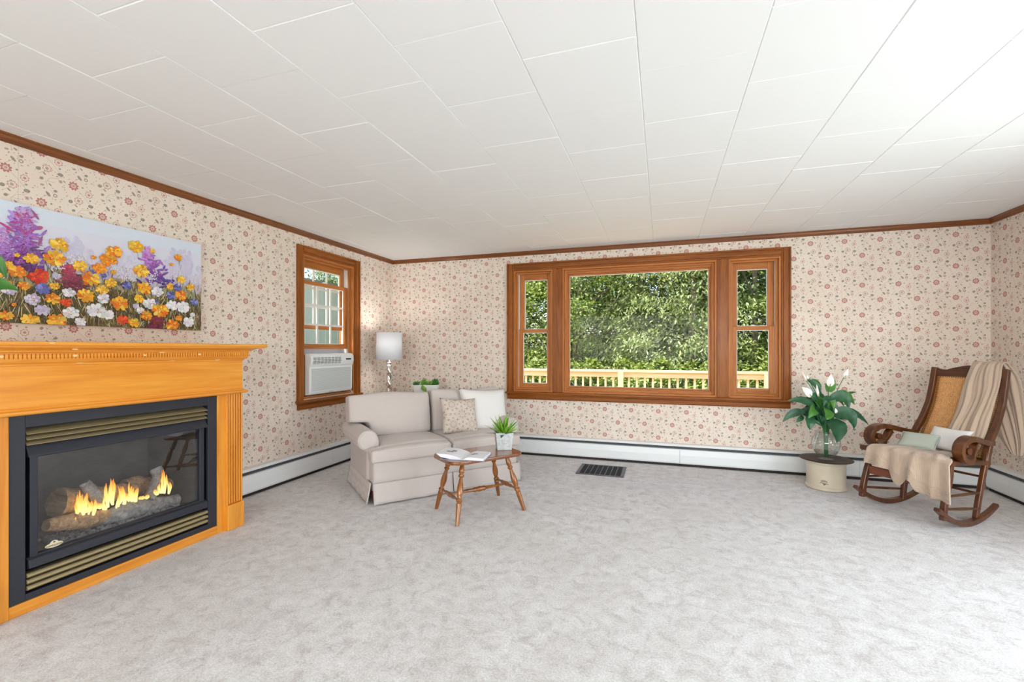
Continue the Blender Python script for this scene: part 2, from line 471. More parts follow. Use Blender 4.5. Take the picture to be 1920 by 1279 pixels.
# ------------------------------------------------------------------ floor register
t = thing('floor_register', 'black metal floor vent grille in the carpet below the wide window', 'vent', (-.595, 4.77, 0))
M['black_metal'] = plain('black metal', (34,34,38), .45, metal=.3)
M['reg_edge'] = plain('grey register edge', (88,88,92), .4, metal=.6)
b = MB(); w, d = .237, .205
b.box((-w,-d,0),(w,-d+.022,.008)).box((-w,d-.022,0),(w,d,.008)).box((-w,-d+.022,0),(-w+.034,d-.022,.008)).box((w-.034,-d+.022,0),(w,d-.022,.008))
b.build('frame', M['reg_edge'], t, bevel=.002)
b = MB(); b.box((-w+.02,-d+.012,.0005),(w-.02,d-.012,.002)); b.build('duct_opening', plain('dark duct', (16,16,20), .8), t)
for k in range(7):
    x = -w+.034 + (2*w-.068)*(k+1)/8
    MB().box((x-.0035,-d+.02,.001),(x+.0035,d-.02,.0075)).build('divider_bar', M['reg_edge'], t)
b = MB()
for k in range(26):
    y = -d+.03 + (2*d-.06)*k/25
    b.box((-w+.034,y-.0022,.0015),(w-.034,y+.0022,.0065))
b.build('louver_grille', M['black_metal'], t)

# ================================================================== windows
def frame4(b, ax, h0, h1, z0, z1, w, d0, d1, wt=None, wb=None, mi=(0, 1)):
    """four boards round a rectangle; ax 'X' -> wall in the x-z plane (depth y), 'Y' -> wall in y-z (depth x)"""
    wt = w if wt is None else wt; wb = w if wb is None else wb
    def bx(a0, a1, c0, c1, m):
        if ax == 'X': b.box((a0, d0, c0), (a1, d1, c1), mi=m)
        else: b.box((d0, a0, c0), (d1, a1, c1), mi=m)
    bx(h0, h0+w, z0, z1, mi[1]); bx(h1-w, h1, z0, z1, mi[1])
    bx(h0+w, h1-w, z1-wt, z1, mi[0]); bx(h0+w, h1-w, z0, z0+wb, mi[0])
    return b
def casing_profile_board(b, ax, a0, a1, c0, c1, face, back, vert, inner, mi):
    """a casing board with a raised outer bead and a stepped inner edge; inner = +1/-1, on which side the opening lies"""
    n = 1 if back < face else -1
    steps = [(0, .22, .030), (.22, .80, .022), (.80, 1.0, .015)]
    for s0, s1, th in steps:
        if inner < 0: s0, s1 = 1-s1, 1-s0
        if vert: p, q, r, s_ = a0+(a1-a0)*s0, a0+(a1-a0)*s1, c0, c1
        else: p, q, r, s_ = a0, a1, c0+(c1-c0)*s0, c0+(c1-c0)*s1
        d0, d1 = sorted((back, back + (th if n > 0 else -th)))
        if ax == 'X': b.box((p, d0, r), (q, d1, s_), mi=mi)
        else: b.box((d0, p, r), (d1, q, s_), mi=mi)

def sash(parent, ax, h0, h1, z0, z1, dep, st, rt, rb, mats, name='sash', grid=None, latch=False, th=.035):
    """sash with its pane, bead (and white grille) as sub-parts; dep = inner face depth, going outward"""
    sgn = 1 if ax == 'X' else -1
    d0, d1 = sorted((dep, dep + sgn*th))
    b = MB(); frame4(b, ax, h0, h1, z0, z1, st, d0, d1, rt, rb)
    s = b.build(name, mats, parent, bevel=.004)
    g0, g1, k0, k1 = h0+st, h1-st, z0+rb, z1-rt
    mid = dep + sgn*th*.5
    b = MB()
    if ax == 'X': b.quad((g0,mid,k0),(g1,mid,k0),(g1,mid,k1),(g0,mid,k1))
    else: b.quad((mid,g0,k0),(mid,g1,k0),(mid,g1,k1),(mid,g0,k1))
    b.build('pane', M['glass'], s)
    b = MB(); e0, e1 = sorted((mid - sgn*.004, mid + sgn*.010)); frame4(b, ax, g0, g1, k0, k1, .007, e0, e1, mi=(0, 0)); b.build('glazing_bead', M['bead'], s)
    if grid:
        nc, nr = grid; b = MB(); e0, e1 = sorted((mid + sgn*.001, mid + sgn*.012)); w = .0105
        for k in range(1, nc):
            h = g0 + (g1-g0)*k/nc
            if ax == 'X': b.box((h-w,e0,k0),(h+w,e1,k1))
            else: b.box((e0,h-w,k0),(e1,h+w,k1))
        for k in range(1, nr):
            z = k0 + (k1-k0)*k/nr
            if ax == 'X': b.box((g0,e0+.0015,z-w),(g1,e1-.0015,z+w))
            else: b.box((e0+.0015,g0,z-w),(e1-.0015,g1,z+w))
        b.build('grille', M['bead'], s)
    if latch:
        m = (h0+h1)/2; b = MB(); e0, e1 = sorted((dep + sgn*.004, dep + sgn*.026))
        if ax == 'X': b.box((m-.032,e0,z1),(m+.032,e1,z1+.009)).box((m-.012,e0,z1+.006),(m+.018,e1,z1+.016))
        else: b.box((e0,m-.032,z1),(e1,m+.032,z1+.009)).box((e0,m-.012,z1+.006),(e1,m+.018,z1+.016))
        b.build('latch', M['bead'], s, bevel=.003)
    return s
MH = [M['cas_h'], M['cas_v']]; SH = [M['sash_h'], M['sash_v']]
# ---- wide window in the back wall
t = struct(thing('window_2', 'wide triple window with brown wood casing in the back wall', None, (0,0,0)))
b = MB()
casing_profile_board(b, 'X', -1.802, -1.717, .742, 2.297, YB-.02, YB, True, 1, 1)
casing_profile_board(b, 'X', 1.155, 1.240, .742, 2.297, YB-.02, YB, True, -1, 1)
casing_profile_board(b, 'X', -1.717, 1.155, 2.212, 2.297, YB-.02, YB, False, -1, 0)
b.build('casing', MH, t, bevel=.003)
b = MB(); b.box((-1.815, YB-.055, .722), (1.252, YB+.03, .746)); b.box((-1.80, YB-.026, .705), (1.238, YB, .722)); b.build('stool', M['cas_h'], t, bevel=.006)
b = MB(); b.prism([(0,0),(.018,0),(.022,.012),(.022,.045),(.016,.052),(0,.052)], (-1.795, YB, .655), (0,-1,0), (0,0,1), (3.03,0,0)); b.build('apron', M['cas_h'], t)
for x0, x1 in ((-1.234,-1.117), (.552,.665)):
    MB().box((x0, YB-.012, .746), (x1, YB+.13, 2.212)).build('mullion_post', M['cas_v'], t, bevel=.003)
# jambs and stops of the three lights
for x0, x1 in ((-1.717,-1.234), (-1.117,.552), (.665,1.155)):
    b = MB(); frame4(b, 'X', x0, x1, .746, 2.212, .020, YB-.004, YB+.16, .022, .022); b.build('jamb', SH, t, bevel=.002)
    b = MB(); frame4(b, 'X', x0+.020, x1-.020, .768, 2.190, .026, YB+.030, YB+.045, .02, .028); b.build('stop', SH, t, bevel=.002)
b = MB(); frame4(b, 'X', -1.090, .525, .775, 2.185, .030, YB+.045, YB+.10, .040, .032); f = b.build('fixed_frame', SH, t, bevel=.003)
MB().quad((-1.06,YB+.075,.80),(.495,YB+.075,.80),(.495,YB+.075,2.15),(-1.06,YB+.075,2.15)).build('pane', M['glass'], f)
b = MB(); frame4(b, 'X', -1.06, .495, .807, 2.145, .020, YB+.062, YB+.072, .022, .016); b.build('glazing_stop', SH, f, bevel=.003)
b = MB(); frame4(b, 'X', -1.045, .478, .818, 2.125, .007, YB+.066, YB+.080, mi=(0,0)); b.build('glazing_bead', M['bead'], f)
for x0, x1 in ((-1.665,-1.262), (.700,1.106)):
    sash(t, 'X', x0, x1, 1.462, 2.192, YB+.085, .058, .088, .040, SH)
    sash(t, 'X', x0-.002, x1+.002, .766, 1.500, YB+.045, .052, .040, .079, SH, latch=True)
for x0, x1 in ((-1.695,-1.666), (-1.262,-1.254), (.692,.700), (1.107,1.135)):
    MB().box((x0, YB+.046, .80), (x1, YB+.125, 2.19)).build('jamb_liner', M['bead'], t)
# ---- left window
t = struct(thing('window_1', 'brown framed double hung window above the air conditioner', None, (0,0,0)))
MY = [M['cas_y'], M['cas_v']]; SY = [M['sash_y'], M['sash_v']]
b = MB()
casing_profile_board(b, 'Y', 3.587, 3.672, .742, 2.297, XL+.02, XL, True, 1, 1)
casing_profile_board(b, 'Y', 4.470, 4.556, .742, 2.297, XL+.02, XL, True, -1, 1)
casing_profile_board(b, 'Y', 3.672, 4.470, 2.218, 2.297, XL+.02, XL, False, -1, 0)
b.build('casing', MY, t, bevel=.003)
b = MB(); b.box((XL-.03, 3.572, .722), (XL+.055, 4.572, .746)); b.box((XL, 3.585, .705), (XL+.026, 4.558, .722)); b.build('stool', M['cas_y'], t, bevel=.006)
b = MB(); b.prism([(0,0),(.018,0),(.022,.012),(.022,.045),(.016,.052),(0,.052)], (XL, 3.595, .655), (1,0,0), (0,0,1), (0,.953,0)); b.build('apron', M['cas_y'], t)
b = MB(); frame4(b, 'Y', 3.672, 4.470, .756, 2.218, .020, XL-.19, XL+.004, .024, .024); b.build('jamb', SY, t, bevel=.002)
b = MB(); frame4(b, 'Y', 3.692, 4.450, .780, 2.194, .022, XL-.055, XL-.035, .020, .022); b.build('stop', SY, t, bevel=.002)
sash(t, 'Y', 3.712, 4.432, 1.472, 2.196, XL-.110, .060, .083, .042, SY, grid=(3, 3))
sash(t, 'Y', 3.708, 4.436, 1.262, 1.972, XL-.062, .056, .040, .052, SY, grid=(3, 3), latch=True)
for y0, y1 in ((3.692,3.708), (4.436,4.450)):
    MB().box((XL-.15, y0, .80), (XL-.06, y1, 2.194)).build('jamb_liner', M['bead'], t)
# ---- glazed door, and a window wall added for light, on the sides the photograph does not show
t = struct(thing('door_1', 'sliding glass door in the right wall', None, (0,0,0)))
b = MB(); frame4(b, 'Y', RW[0], RW[1], RW[2], RW[3], .06, XR+.02, XR+.12); f = b.build('door_frame', M['bead'], t)
MB().box((XR+.05, 1.57, .14), (XR+.09, 1.63, 2.04)).build('meeting_stile', M['bead'], t)
MB().quad((XR+.07,RW[0]+.06,.14),(XR+.07,RW[1]-.06,.14),(XR+.07,RW[1]-.06,2.04),(XR+.07,RW[0]+.06,2.04)).build('pane', M['glass'], t)
t = struct(thing('added_window', 'added wide window behind the camera', None, (0,0,0)))
b = MB(); frame4(b, 'X', FW[0], FW[1], FW[2], FW[3], .06, YR-.12, YR-.02); f = b.build('window_frame', M['bead'], t)
for x in (-1.1, .5): MB().box((x-.03, YR-.10, .91), (x+.03, YR-.06, 2.30)).build('mullion_post', M['bead'], t)
MB().quad((FW[0]+.06,YR-.08,.91),(FW[1]-.06,YR-.08,.91),(FW[1]-.06,YR-.08,2.30),(FW[0]+.06,YR-.08,2.30)).build('pane', M['glass'], t)

# ================================================================== outside
def grassy():
    t = NT('rough grass'); o = t.obj(); f = t.noise(o, 3, 5, .7)
    t.base(t.ramp(f, [(.3, (60,84,30)), (.55, (96,120,48)), (.75, (140,150,76))])); t.rough(.9); return t.mat
b = MB(); b.box((-40,-20,-.75), (40, 60, -.6)); struct(b.build('ground', grassy()), 'grass outside')
DK = ((200,172,132), (224,198,158), (240,220,184))
M['cedar_x'] = wood('pale cedar along x', *DK, 'X', rough=.7, coat=0); M['cedar_z'] = wood('pale cedar upright', *DK, 'Z', rough=.7, coat=0)
b = MB()
for k in range(18):
    y = YB+.30 + k*.148
    if y < 7.96: b.box((-6, y, -.09), (5.4, y+.14, -.055))
struct(b.build('terrace_floor', M['cedar_x']), 'pale boards of the deck')
RY = 8.0
t = thing('deck_railing', 'pale cedar railing along the edge of the deck outside', 'railing', (0, RY, 0))
MB().box((-6,-.075,.868),(5.4,.075,.908)).build('top_rail', M['cedar_x'], t, bevel=.006)
MB().box((-6,-.045,.782),(5.4,-.008,.866)).build('rail_board', M['cedar_x'], t, bevel=.003)
MB().box((-6,-.030,.06),(5.4,.008,.145)).build('bottom_rail', M['cedar_x'], t)
posts = [onY(1164.5, 700, RY).x, onY(1437, 700, RY).x]
posts = [posts[0]-2*(posts[1]-posts[0]), posts[0]-(posts[1]-posts[0])] + posts + [posts[1]+(posts[1]-posts[0])]
for x in posts: MB().box((x-.045,-.10,-.6),(x+.045,-.046,.866)).build('post', M['cedar_z'], t, bevel=.003)
for p0, p1 in zip(posts, posts[1:]):
    n = max(2, round((p1-p0)/.128))
    for k in range(1, n):
        x = p0 + (p1-p0)*k/n
        if -4.4 < x < 3.2: MB().box((x-.017,-.020,.145),(x+.017,.014,.79)).build('baluster', M['cedar_z'], t)

def leafmat(name, c0, c1, tr):
    t = NT(name); t.n.remove(t.p)
    g = t.new('ShaderNodeNewGeometry')
    col = t.ramp(g.outputs['Random Per Island'], [(.1, c0), (.9, c1)])
    d = t.new('ShaderNodeBsdfDiffuse'); tl = t.new('ShaderNodeBsdfTranslucent'); gl = t.new('ShaderNodeBsdfGlossy')
    gl.inputs['Roughness'].default_value = .45; gl.inputs[0].default_value = (.8,.85,.8,1)
    t.link(col, d.inputs[0]); t.link(t.mix(1, col, tr + (1,), 'MULTIPLY'), tl.inputs[0])
    a = t.new('ShaderNodeMixShader'); a.inputs[0].default_value = .35; t.link(d.outputs[0], a.inputs[1]); t.link(tl.outputs[0], a.inputs[2])
    b_ = t.new('ShaderNodeMixShader'); b_.inputs[0].default_value = .05; t.link(a.outputs[0], b_.inputs[1]); t.link(gl.outputs[0], b_.inputs[2])
    t.link(b_.outputs[0], t.out.inputs[0]); return t.mat
M['leaf_a'] = leafmat('broad green leaves', (92,116,54), (176,188,108), (1.2,1.3,.6))
M['leaf_b'] = leafmat('drooping green leaves', (104,126,76), (188,198,136), (1.2,1.25,.7))
M['leaf_c'] = leafmat('dark green leaves', (66,92,52), (130,150,88), (1.2,1.3,.6))
M['bark'] = plain('grey bark', (120,112,100), .9, var=.3, vscale=12)

def crown_mesh(name, seed, rad, hgt, nclump, nleaf, L, W, droop, mat):
    """foliage: clumps of folded leaves on an ellipsoid shell, z from 0 to hgt"""
    r = random.Random(seed); b = MB()
    for c in range(nclump):
        z = r.random(); a = r.uniform(0, 2*PI); rr = rad*math.sqrt(max(.04, 1-(2*z-.9)**2*.75))*r.uniform(.45, 1.0)**.6
        ctr = Vector((rr*math.cos(a), rr*math.sin(a), z*hgt)); cr = rad*r.uniform(.16, .32)
        out = Vector((math.cos(a), math.sin(a), .25)).normalized()
        for k in range(nleaf):
            d = Vector((r.gauss(0,1), r.gauss(0,1), r.gauss(0,.42)))
            p = ctr + d*cr*.60 - Vector((0,0,.25))*cr*(d.x*d.x+d.y*d.y)*.5
            dirv = (out*r.uniform(.3,1.0) + Vector((r.gauss(0,.7), r.gauss(0,.7), -droop + r.gauss(0,.35)))).normalized()
            up = Vector((r.gauss(0,.45), r.gauss(0,.45), 1)); side = dirv.cross(up).normalized(); nrm = side.cross(dirv)
            l = L*r.uniform(.6, 1.2); w = W*r.uniform(.7, 1.15)
            m1 = p + dirv*l*.45 - nrm*l*.03
            b.add([p, m1 + side*w*.5 + nrm*w*.15, p + dirv*l - nrm*l*.12, m1 - side*w*.5 + nrm*w*.15, m1],
                  [(0,4,1),(4,2,1),(0,3,4),(4,3,2)])
    me = b.mesh(name); me.materials.append(mat); return me
def trunk_mesh(name, seed, h, r0):
    r = random.Random(seed); b = MB()
    pts = crom([(0,0,0),(r.uniform(-.1,.1),r.uniform(-.1,.1),h*.35),(r.uniform(-.2,.2),r.uniform(-.2,.2),h*.7),(r.uniform(-.3,.3),r.uniform(-.3,.3),h)], 4)
    b.tube(pts, [r0*(1-.8*i/(len(pts)-1)) for i in range(len(pts))], 8)
    for k in range(7):
        q = Vector(pts[int(len(pts)*(.3+.08*k))]); a = r.uniform(0, 2*PI); l = h*r.uniform(.2,.35)
        e = q + Vector((math.cos(a)*l, math.sin(a)*l, l*.7)); b.tube([q, (q+e)/2 + Vector((0,0,.08)), e], [r0*.35, r0*.25, r0*.08], 6)
    me = b.mesh(name); me.materials.append(M['bark']); return me
kinds = [
  (crown_mesh('foliage', 11, 1.75, 6.2, 130, 235, .088, .062, .35, M['leaf_a']), trunk_mesh('trunk', 1, 6.2, .09)),
  (crown_mesh('foliage', 12, 1.85, 6.6, 130, 240, .108, .040, .80, M['leaf_b']), trunk_mesh('trunk', 2, 6.6, .10)),
  (crown_mesh('foliage', 13, 2.10, 8.0, 140, 210, .100, .070, .30, M['leaf_c']), trunk_mesh('trunk', 3, 8.0, .12)),
]
def tree(name, kind, x, y, z0, sc, rz, label, group, cat='tree', parent_meshes=None):
    f, tr = parent_meshes or kinds[kind]
    t = thing(name, label, cat, (x, y, -.62), rz, group)
    o = bpy.data.objects.new('foliage', f); COL.objects.link(o); o.parent = t; o.location = (0,0,z0+.62); o.scale = (sc, sc, sc)
    o = bpy.data.objects.new('trunk', tr); COL.objects.link(o); o.parent = t; o.scale = (sc, sc, sc*(1 + .3*(z0+.62)))
    return t
def tz(px, Y): return onY(px, 600, Y).x
front = [
  ('leafy_tree', 2, 955, 12.6, -.5, 1.0, 'dark leafy tree filling the middle of the left narrow sash of the wide window'),
  ('leafy_tree', 0, 1085, 11.6, -.4, .95, 'bright green maple like tree behind the railing at the left of the big pane'),
  ('leafy_tree', 1, 1195, 11.9, -.45, .95, 'tree with drooping narrow leaves in the middle of the big pane'),
  ('leafy_tree', 1, 1300, 11.3, -.5, 1.0, 'pale drooping tree at the right of the big pane'),
  ('leafy_tree', 0, 1415, 11.4, -.3, 1.0, 'sunlit broad leaved tree seen through the right narrow sash'),
  ('leafy_tree', 2, 1540, 12.2, -.5, 1.0, 'dark green tree at the outer edge of the right narrow sash of the wide window'),
  ('leafy_tree', 2, 840, 13.0, -.5, 1.1, 'dark green tree at the outer edge of the left narrow sash of the wide window'),
]
for k, (nm, kd, px, Y, z0, sc, lab) in enumerate(front):
    tree(nm, kd, tz(px, Y), Y, z0, sc, k*1.3, lab, 'trees beyond the deck')
backrow = [(900, 16.5, 'tall dark tree in the second row behind the left narrow sash'), (1030, 15.8, 'tall dark tree in the second row at the left edge of the big pane'),
           (1140, 16.4, 'tall dark tree in the second row left of the middle of the big pane'), (1245, 15.6, 'tall tree in the second row with its pale trunk showing high in the big pane'),
           (1350, 16.2, 'tall dark tree in the second row behind the right window post'), (1470, 15.9, 'tall dark tree in the second row behind the right narrow sash')]
for k, (px, Y, lab) in enumerate(backrow):
    tree('tall_tree', 2, tz(px, Y), Y, -.4, 1.12, 2+k*1.7, lab, 'trees in the second row')
bush = (crown_mesh('foliage', 21, .75, 1.5, 40, 55, .10, .062, .2, M['leaf_a']), trunk_mesh('trunk', 5, 1.1, .03))
for k, (px, lab) in enumerate([(985,'low bush behind the railing under the left narrow sash'), (1090,'low bush behind the railing at the left of the big pane'), (1180,'low bush behind the railing near the middle post'),
                               (1265,'yellowish low bush behind the railing right of the middle post'), (1345,'low bush behind the railing at the right window post'), (1430,'low bush behind the railing under the right narrow sash')]):
    tree('bush', 0, tz(px, 9.3), 9.3+.2*(k % 2), -.45, .98, k*1.1, lab, 'bushes behind the railing', 'bush', bush)
# beyond the small left window: a grey board shed with trees behind it
M['shed'] = plain('weathered grey boards', (236,232,222), .8, var=.06, vscale=3)
t = thing('shed', 'pale grey board shed outside the small left window', 'shed', (-9.6, 11.4, -.6))
for k in range(28):
    y = -3.6 + k*.26
    MB().box((0, y, 0), (.04 + .012*(k % 2), y+.245, 3.85)).build('wall_board', M['shed'], t)
b = MB(); b.prism([(.12,3.86),(-1.2,4.0),(-2.6,3.86),(-2.6,3.80),(-1.2,3.94),(.12,3.80)], (0,-3.75,0), (1,0,0), (0,0,1), (0,7.5,0)); b.build('roof', plain('shed roof', (150,152,150), .7), t)
MB().box((-2.5,-3.6,0),(-.02,3.68,3.8)).build('shed_body', M['shed'], t)
for k, (y, lab) in enumerate([(12.4,'green tree behind the shed at its near end'), (15.4,'green tree behind the middle of the shed'), (18.6,'green tree behind the far end of the shed')]):
    tree('leafy_tree', k % 2, -14.2, y, -.3, 1.15, k, lab, 'trees behind the shed')
for k, (y, lab) in enumerate([(7.6,'green bush before the shed, nearest'), (8.7,'green bush before the middle of the shed'), (9.8,'green bush before the far part of the shed')]):
    tree('bush', 0, -7.6, y, -.45, 1.05, k*1.4, lab, 'bushes before the shed', 'bush', bush)
# ================================================================== fireplace mantel
MX = -2.855                      # face of the frieze and pilasters
YA, YZ = 1.092, 2.491            # its ends
t = thing('fireplace_mantel', 'glossy honey coloured wooden fireplace mantel against the left wall', 'mantel', (XL, (YA+YZ)/2, 0))
ym = (YA+YZ)/2; hw = (YZ-YA)/2; dp = MX-XL
b = MB(); b.box((0,-hw-.115,1.272),(dp+.115,hw+.115,1.293)); b.build('shelf', M['oak_y'], t, bevel=.006, seg=3)
def mould(name, prof, mat=None):
    """moulding that runs along the front and returns along both ends; prof = (outset, z)"""
    b = MB(); vs = []; fs = []; n = len(prof)
    for o, z in prof: vs += [(0,-hw-o,z), (dp+o,-hw-o,z), (dp+o,hw+o,z), (0,hw+o,z)]
    for i in range(n-1):
        for k in range(3): fs.append((4*i+k, 4*i+k+1, 4*i+4+k+1, 4*i+4+k))
    b.add(vs, fs); return b.build(name, mat or M['oak_y'], t, smooth=False)
cove = [(.036,1.240),(.040,1.243)] + [(.042+.058*(1-math.cos(a*PI/2/8)), 1.243+.020*math.sin(a*PI/2/8)) for a in range(9)] + [(.104,1.265),(.104,1.272)]
mould('crown_moulding', cove)
mould('bed_moulding', [(.000,1.176),(.006,1.178),(.008,1.186),(.020,1.194),(.026,1.204),(.028,1.206),(.028,1.240),(.036,1.240)])
b = MB(); pt = .0155
for k in range(int((2*hw+.06)/pt)):
    y = -hw-.03+pt*(k+.5)
    b.box((dp+.026, y-.0052, 1.210), (dp+.0355, y+.0052, 1.234))
for k in range(int(dp/pt)):
    x = pt*(k+.5)
    for s in (-1, 1): b.box((x-.0052, s*(hw+.0307)-.0047, 1.210), (x+.0052, s*(hw+.0307)+.0047, 1.234))
b.build('dentil_moulding', M['oak_y'], t)
MB().box((0,-hw,.955),(dp,hw,1.180)).build('frieze', M['oak_y'], t)
mould('frieze_moulding', [(0,.944),(.012,.945),(.022,.950),(.026,.957),(.024,.964),(.010,.970),(.004,.978),(0,.980)])
for y0, y1, sgn in ((-hw,-hw+.123,-1),(hw-.123,hw,1)):
    b = MB(); b.box((0,y0,0),(dp-.012,y1,.950))
    nfl = 5; w = (y1-y0-.016)/nfl
    b.box((dp-.012,y0,0),(dp,y0+.010,.95)).box((dp-.012,y1-.010,0),(dp,y1,.95))
    for k in range(nfl):          # reeds with hollows between them
        y = y0+.012+(y1-y0-.024)*(k+.5)/nfl
        b.box((dp-.012,y-.0068,.18),(dp-.002,y+.0068,.95))
    b.build('pilaster', M['oak_z'], t, bevel=.002)
    MB().box((0,y0-.004,0),(dp+.018,y1+.004,.176)).build('plinth', M['oak_z'], t, bevel=.008, seg=3)
M['chip'] = plain('worn pale finish', (236,206,150), .5)
for k, (px, py, w, h, X) in enumerate([(98,643.5,8,2,MX+.1155),(141,655,8,2.4,MX+.066),(141,667,6,5,MX+.036),(272,666,4,4,MX+.036),(304,661,9,2,MX+.066),(374,664.5,4,4,MX+.036),(322,676,11,2,MX+.009),(408,675,8,2.2,MX+.009),(150,680,12,2.5,MX+.009),(3,669,5,5,MX+.036)]):
    p = onX(px, py, X); m_ = (p.y*-sT*0 + 1); z_ = -sT*X + cT*p.y; sy = w*z_/F*1.25; sz = h*z_/F
    b = MB(); b.prism([(.5*sy*math.cos(a)*(1+.2*math.sin(3*a)), .5*sz*math.sin(a)) for a in [2*PI*i/10 for i in range(10)]], (p.x-XL-.002, p.y-ym, p.z), (0,1,0), (0,0,1), (.0028,0,0)); b.build('worn_spot', M['chip'], t)
FX = -2.872-XL
for y0, y1 in ((-hw+.123,1.271-ym),(2.313-ym,hw-.123)):
    MB().box((.05,y0,0),(FX,y1,.95)).build('inner_stile', M['oak_z'], t, bevel=.002)
MB().box((.05,1.271-ym,0),(FX,2.313-ym,.056)).build('bottom_rail', M['oak_y'], t, bevel=.003)

# ------------------------------------------------------------------ gas fireplace
M['fire_black'] = plain('black powder coat', (40,42,52), .5, var=.05, vscale=60)
M['fire_inner'] = plain('firebox lining', (72,68,64), .9, var=.25, vscale=9)
M['brass'] = plain('antique brass slats', (176,160,122), .45, metal=.6)
IX = -2.880
t = thing('gas_fireplace', 'black gas fireplace with brass louvers and burning logs behind glass', 'fireplace', (IX, 1.792, 0))
def ip(Y): return Y-1.792
OY0, OY1, OZ0, OZ1 = ip(1.333), ip(2.250), .088, .882
b = MB(); y0, y1, z0, z1 = ip(1.271), ip(2.313), .056, .948
b.box((-.02,y0,z0),(0,OY0,z1)).box((-.02,OY1,z0),(0,y1,z1)).box((-.02,OY0,OZ1),(0,OY1,z1)).box((-.02,OY0,z0),(0,OY1,OZ0))
b.build('surround', M['fire_black'], t, bevel=.002)
b = MB()                                                    # the box behind the surround, open to the front
D = -.50
b.box((D-.02,OY0-.03,.06),(D,OY1+.03,.94)).box((D,OY0-.03,.06),(-.02,OY0-.002,.94)).box((D,OY1+.002,.06),(-.02,OY1+.03,.94)).box((D,OY0-.03,.885),(-.02,OY1+.03,.94)).box((D,OY0-.03,.06),(-.02,OY1+.03,.085))
b.box((-.12,OY0,.205),(-.06,OY1,.235)).box((-.12,OY0,.770),(-.06,OY1,.800))
b.build('casing_box', M['fire_black'], t)
for zc0, n in ((.862, 3), (.176, 3)):
    for k in range(n):
        z = zc0 - k*.026
        up = zc0 > .5
        pr = [(-.052,.010),(-.012,-.006),(.002,-.015),(.004,-.012),(-.010,-.002),(-.050,.014)]
        if not up: z = zc0 - .004 - k*.030; pr = [(-.052,-.010),(-.010,-.011),(.002,-.009),(.008,-.002),(.007,.004),(.000,.010),(-.010,.011),(-.052,.008)]
        MB().prism(pr, (0,OY0+.004,z), (1,0,0), (0,0,1), (0,OY1-OY0-.008,0)).build('louver', M['brass'], t, bevel=.002)
# hood above the glass, trim bar below
b = MB(); b.prism([(-.06,.800),(-.020,.800),(.010,.745),(.010,.738),(-.06,.738)], (0,OY0+.008,0), (1,0,0), (0,0,1), (0,OY1-OY0-.016,0)); b.build('hood', M['fire_black'], t, bevel=.002)
b = MB(); b.prism([(-.06,.250),(-.012,.256),(.008,.246),(.012,.206),(-.02,.198),(-.06,.198)], (0,OY0+.008,0), (1,0,0), (0,0,1), (0,OY1-OY0-.016,0)); b.build('trim_bar', M['fire_black'], t, bevel=.003)
GY0, GY1, GZ0, GZ1 = ip(1.383), ip(2.196), .262, .732
b = MB(); frame4(b, 'Y', ip(1.352), ip(2.230), .240, .760, .031, -.045, -.008, .028, .022, mi=(0,0)); b.build('door_frame', M['fire_black'], t, bevel=.003)
b = MB(); pl = rrect(GY1-GY0, GZ1-GZ0, .012)
b.add([(-.020, (GY0+GY1)/2+p, (GZ0+GZ1)/2+q) for p, q in pl], [tuple(range(len(pl)))]); b.build('door_glass', M['firebox_glass'], t)
b = MB(); b.box((D+.02,ip(1.40),.235),(D+.03,ip(2.18),.78)).box((D+.02,ip(1.375),.235),(-.05,ip(1.385),.78)).box((D+.02,ip(2.195),.235),(-.05,ip(2.205),.78)).box((D+.02,ip(1.38),.225),(-.05,ip(2.2),.24)).box((D+.02,ip(1.38),.77),(-.05,ip(2.2),.785))
b.build('firebox', M['fire_inner'], t)
# logs, embers, flames: placed by depth inside the box
def fp(zx, zy, dep):                # point of the log picture at depth behind the insert's face
    p = onX(60+zx/5.115, 800+zy/5.115, IX-dep); return Vector((p.x-IX, p.y-1.792, p.z))
def bark_log():
    t_ = NT('ceramic log'); o = t_.obj((6,30,30)); f = t_.noise(o, 1.2, 4, .65, .8)
    t_.base(t_.ramp(f, [(.28, (124,94,66)), (.5, (184,146,106)), (.72, (218,184,142))])); t_.rough(.9); t_.bump(f, .5, .01); return t_.mat
def bark_dark():
    t_ = NT('charred log'); o = t_.obj((20,20,20)); f = t_.noise(o, 1.6, 4, .65, .5)
    t_.base(t_.ramp(f, [(.28, (96,92,92)), (.5, (150,146,146)), (.75, (186,184,186))])); t_.rough(.95); t_.bump(f, .5, .008); return t_.mat
LG, LD = bark_log(), bark_dark(); LE = plain('pale ash embers', (128,128,134), .95, var=.3, vscale=40)
def log(pts, rs, mat, seed):
    r = random.Random(seed); q = crom([tuple(p)+(w,) for p, w in zip(pts, rs)], 6)
    b = MB(); b.tube([p[:3] for p in q], [p[3]*(1+r.uniform(-.05,.05)) for p in q], 14)
    for i, v in enumerate(b.v): b.v[i] = v + Vector((r.uniform(-1,1), r.uniform(-1,1), r.uniform(-1,1)))*.0022
    return b.build('log', mat, t, smooth=True, angle=50)
log([fp(235,730,.22), fp(420,720,.23), fp(640,670,.24), fp(860,620,.25), fp(1010,600,.26)], [.078,.074,.058,.048,.038], LG, 1)
log([fp(880,580,.30), fp(1010,560,.30), fp(1150,570,.29), fp(1385,540,.27)], [.045,.056,.050,.028], LG, 2)
log([fp(130,950,.10), fp(330,920,.11), fp(560,890,.12), fp(720,850,.13)], [.030,.042,.044,.030], LG, 3)
log([fp(640,890,.13), fp(850,830,.14), fp(1060,770,.15), fp(1250,740,.16), fp(1400,690,.16)], [.030,.052,.052,.044,.030], LD, 4)
log([fp(500,540,.17), fp(580,620,.15), fp(680,720,.12)], [.026,.030,.034], LD, 5)
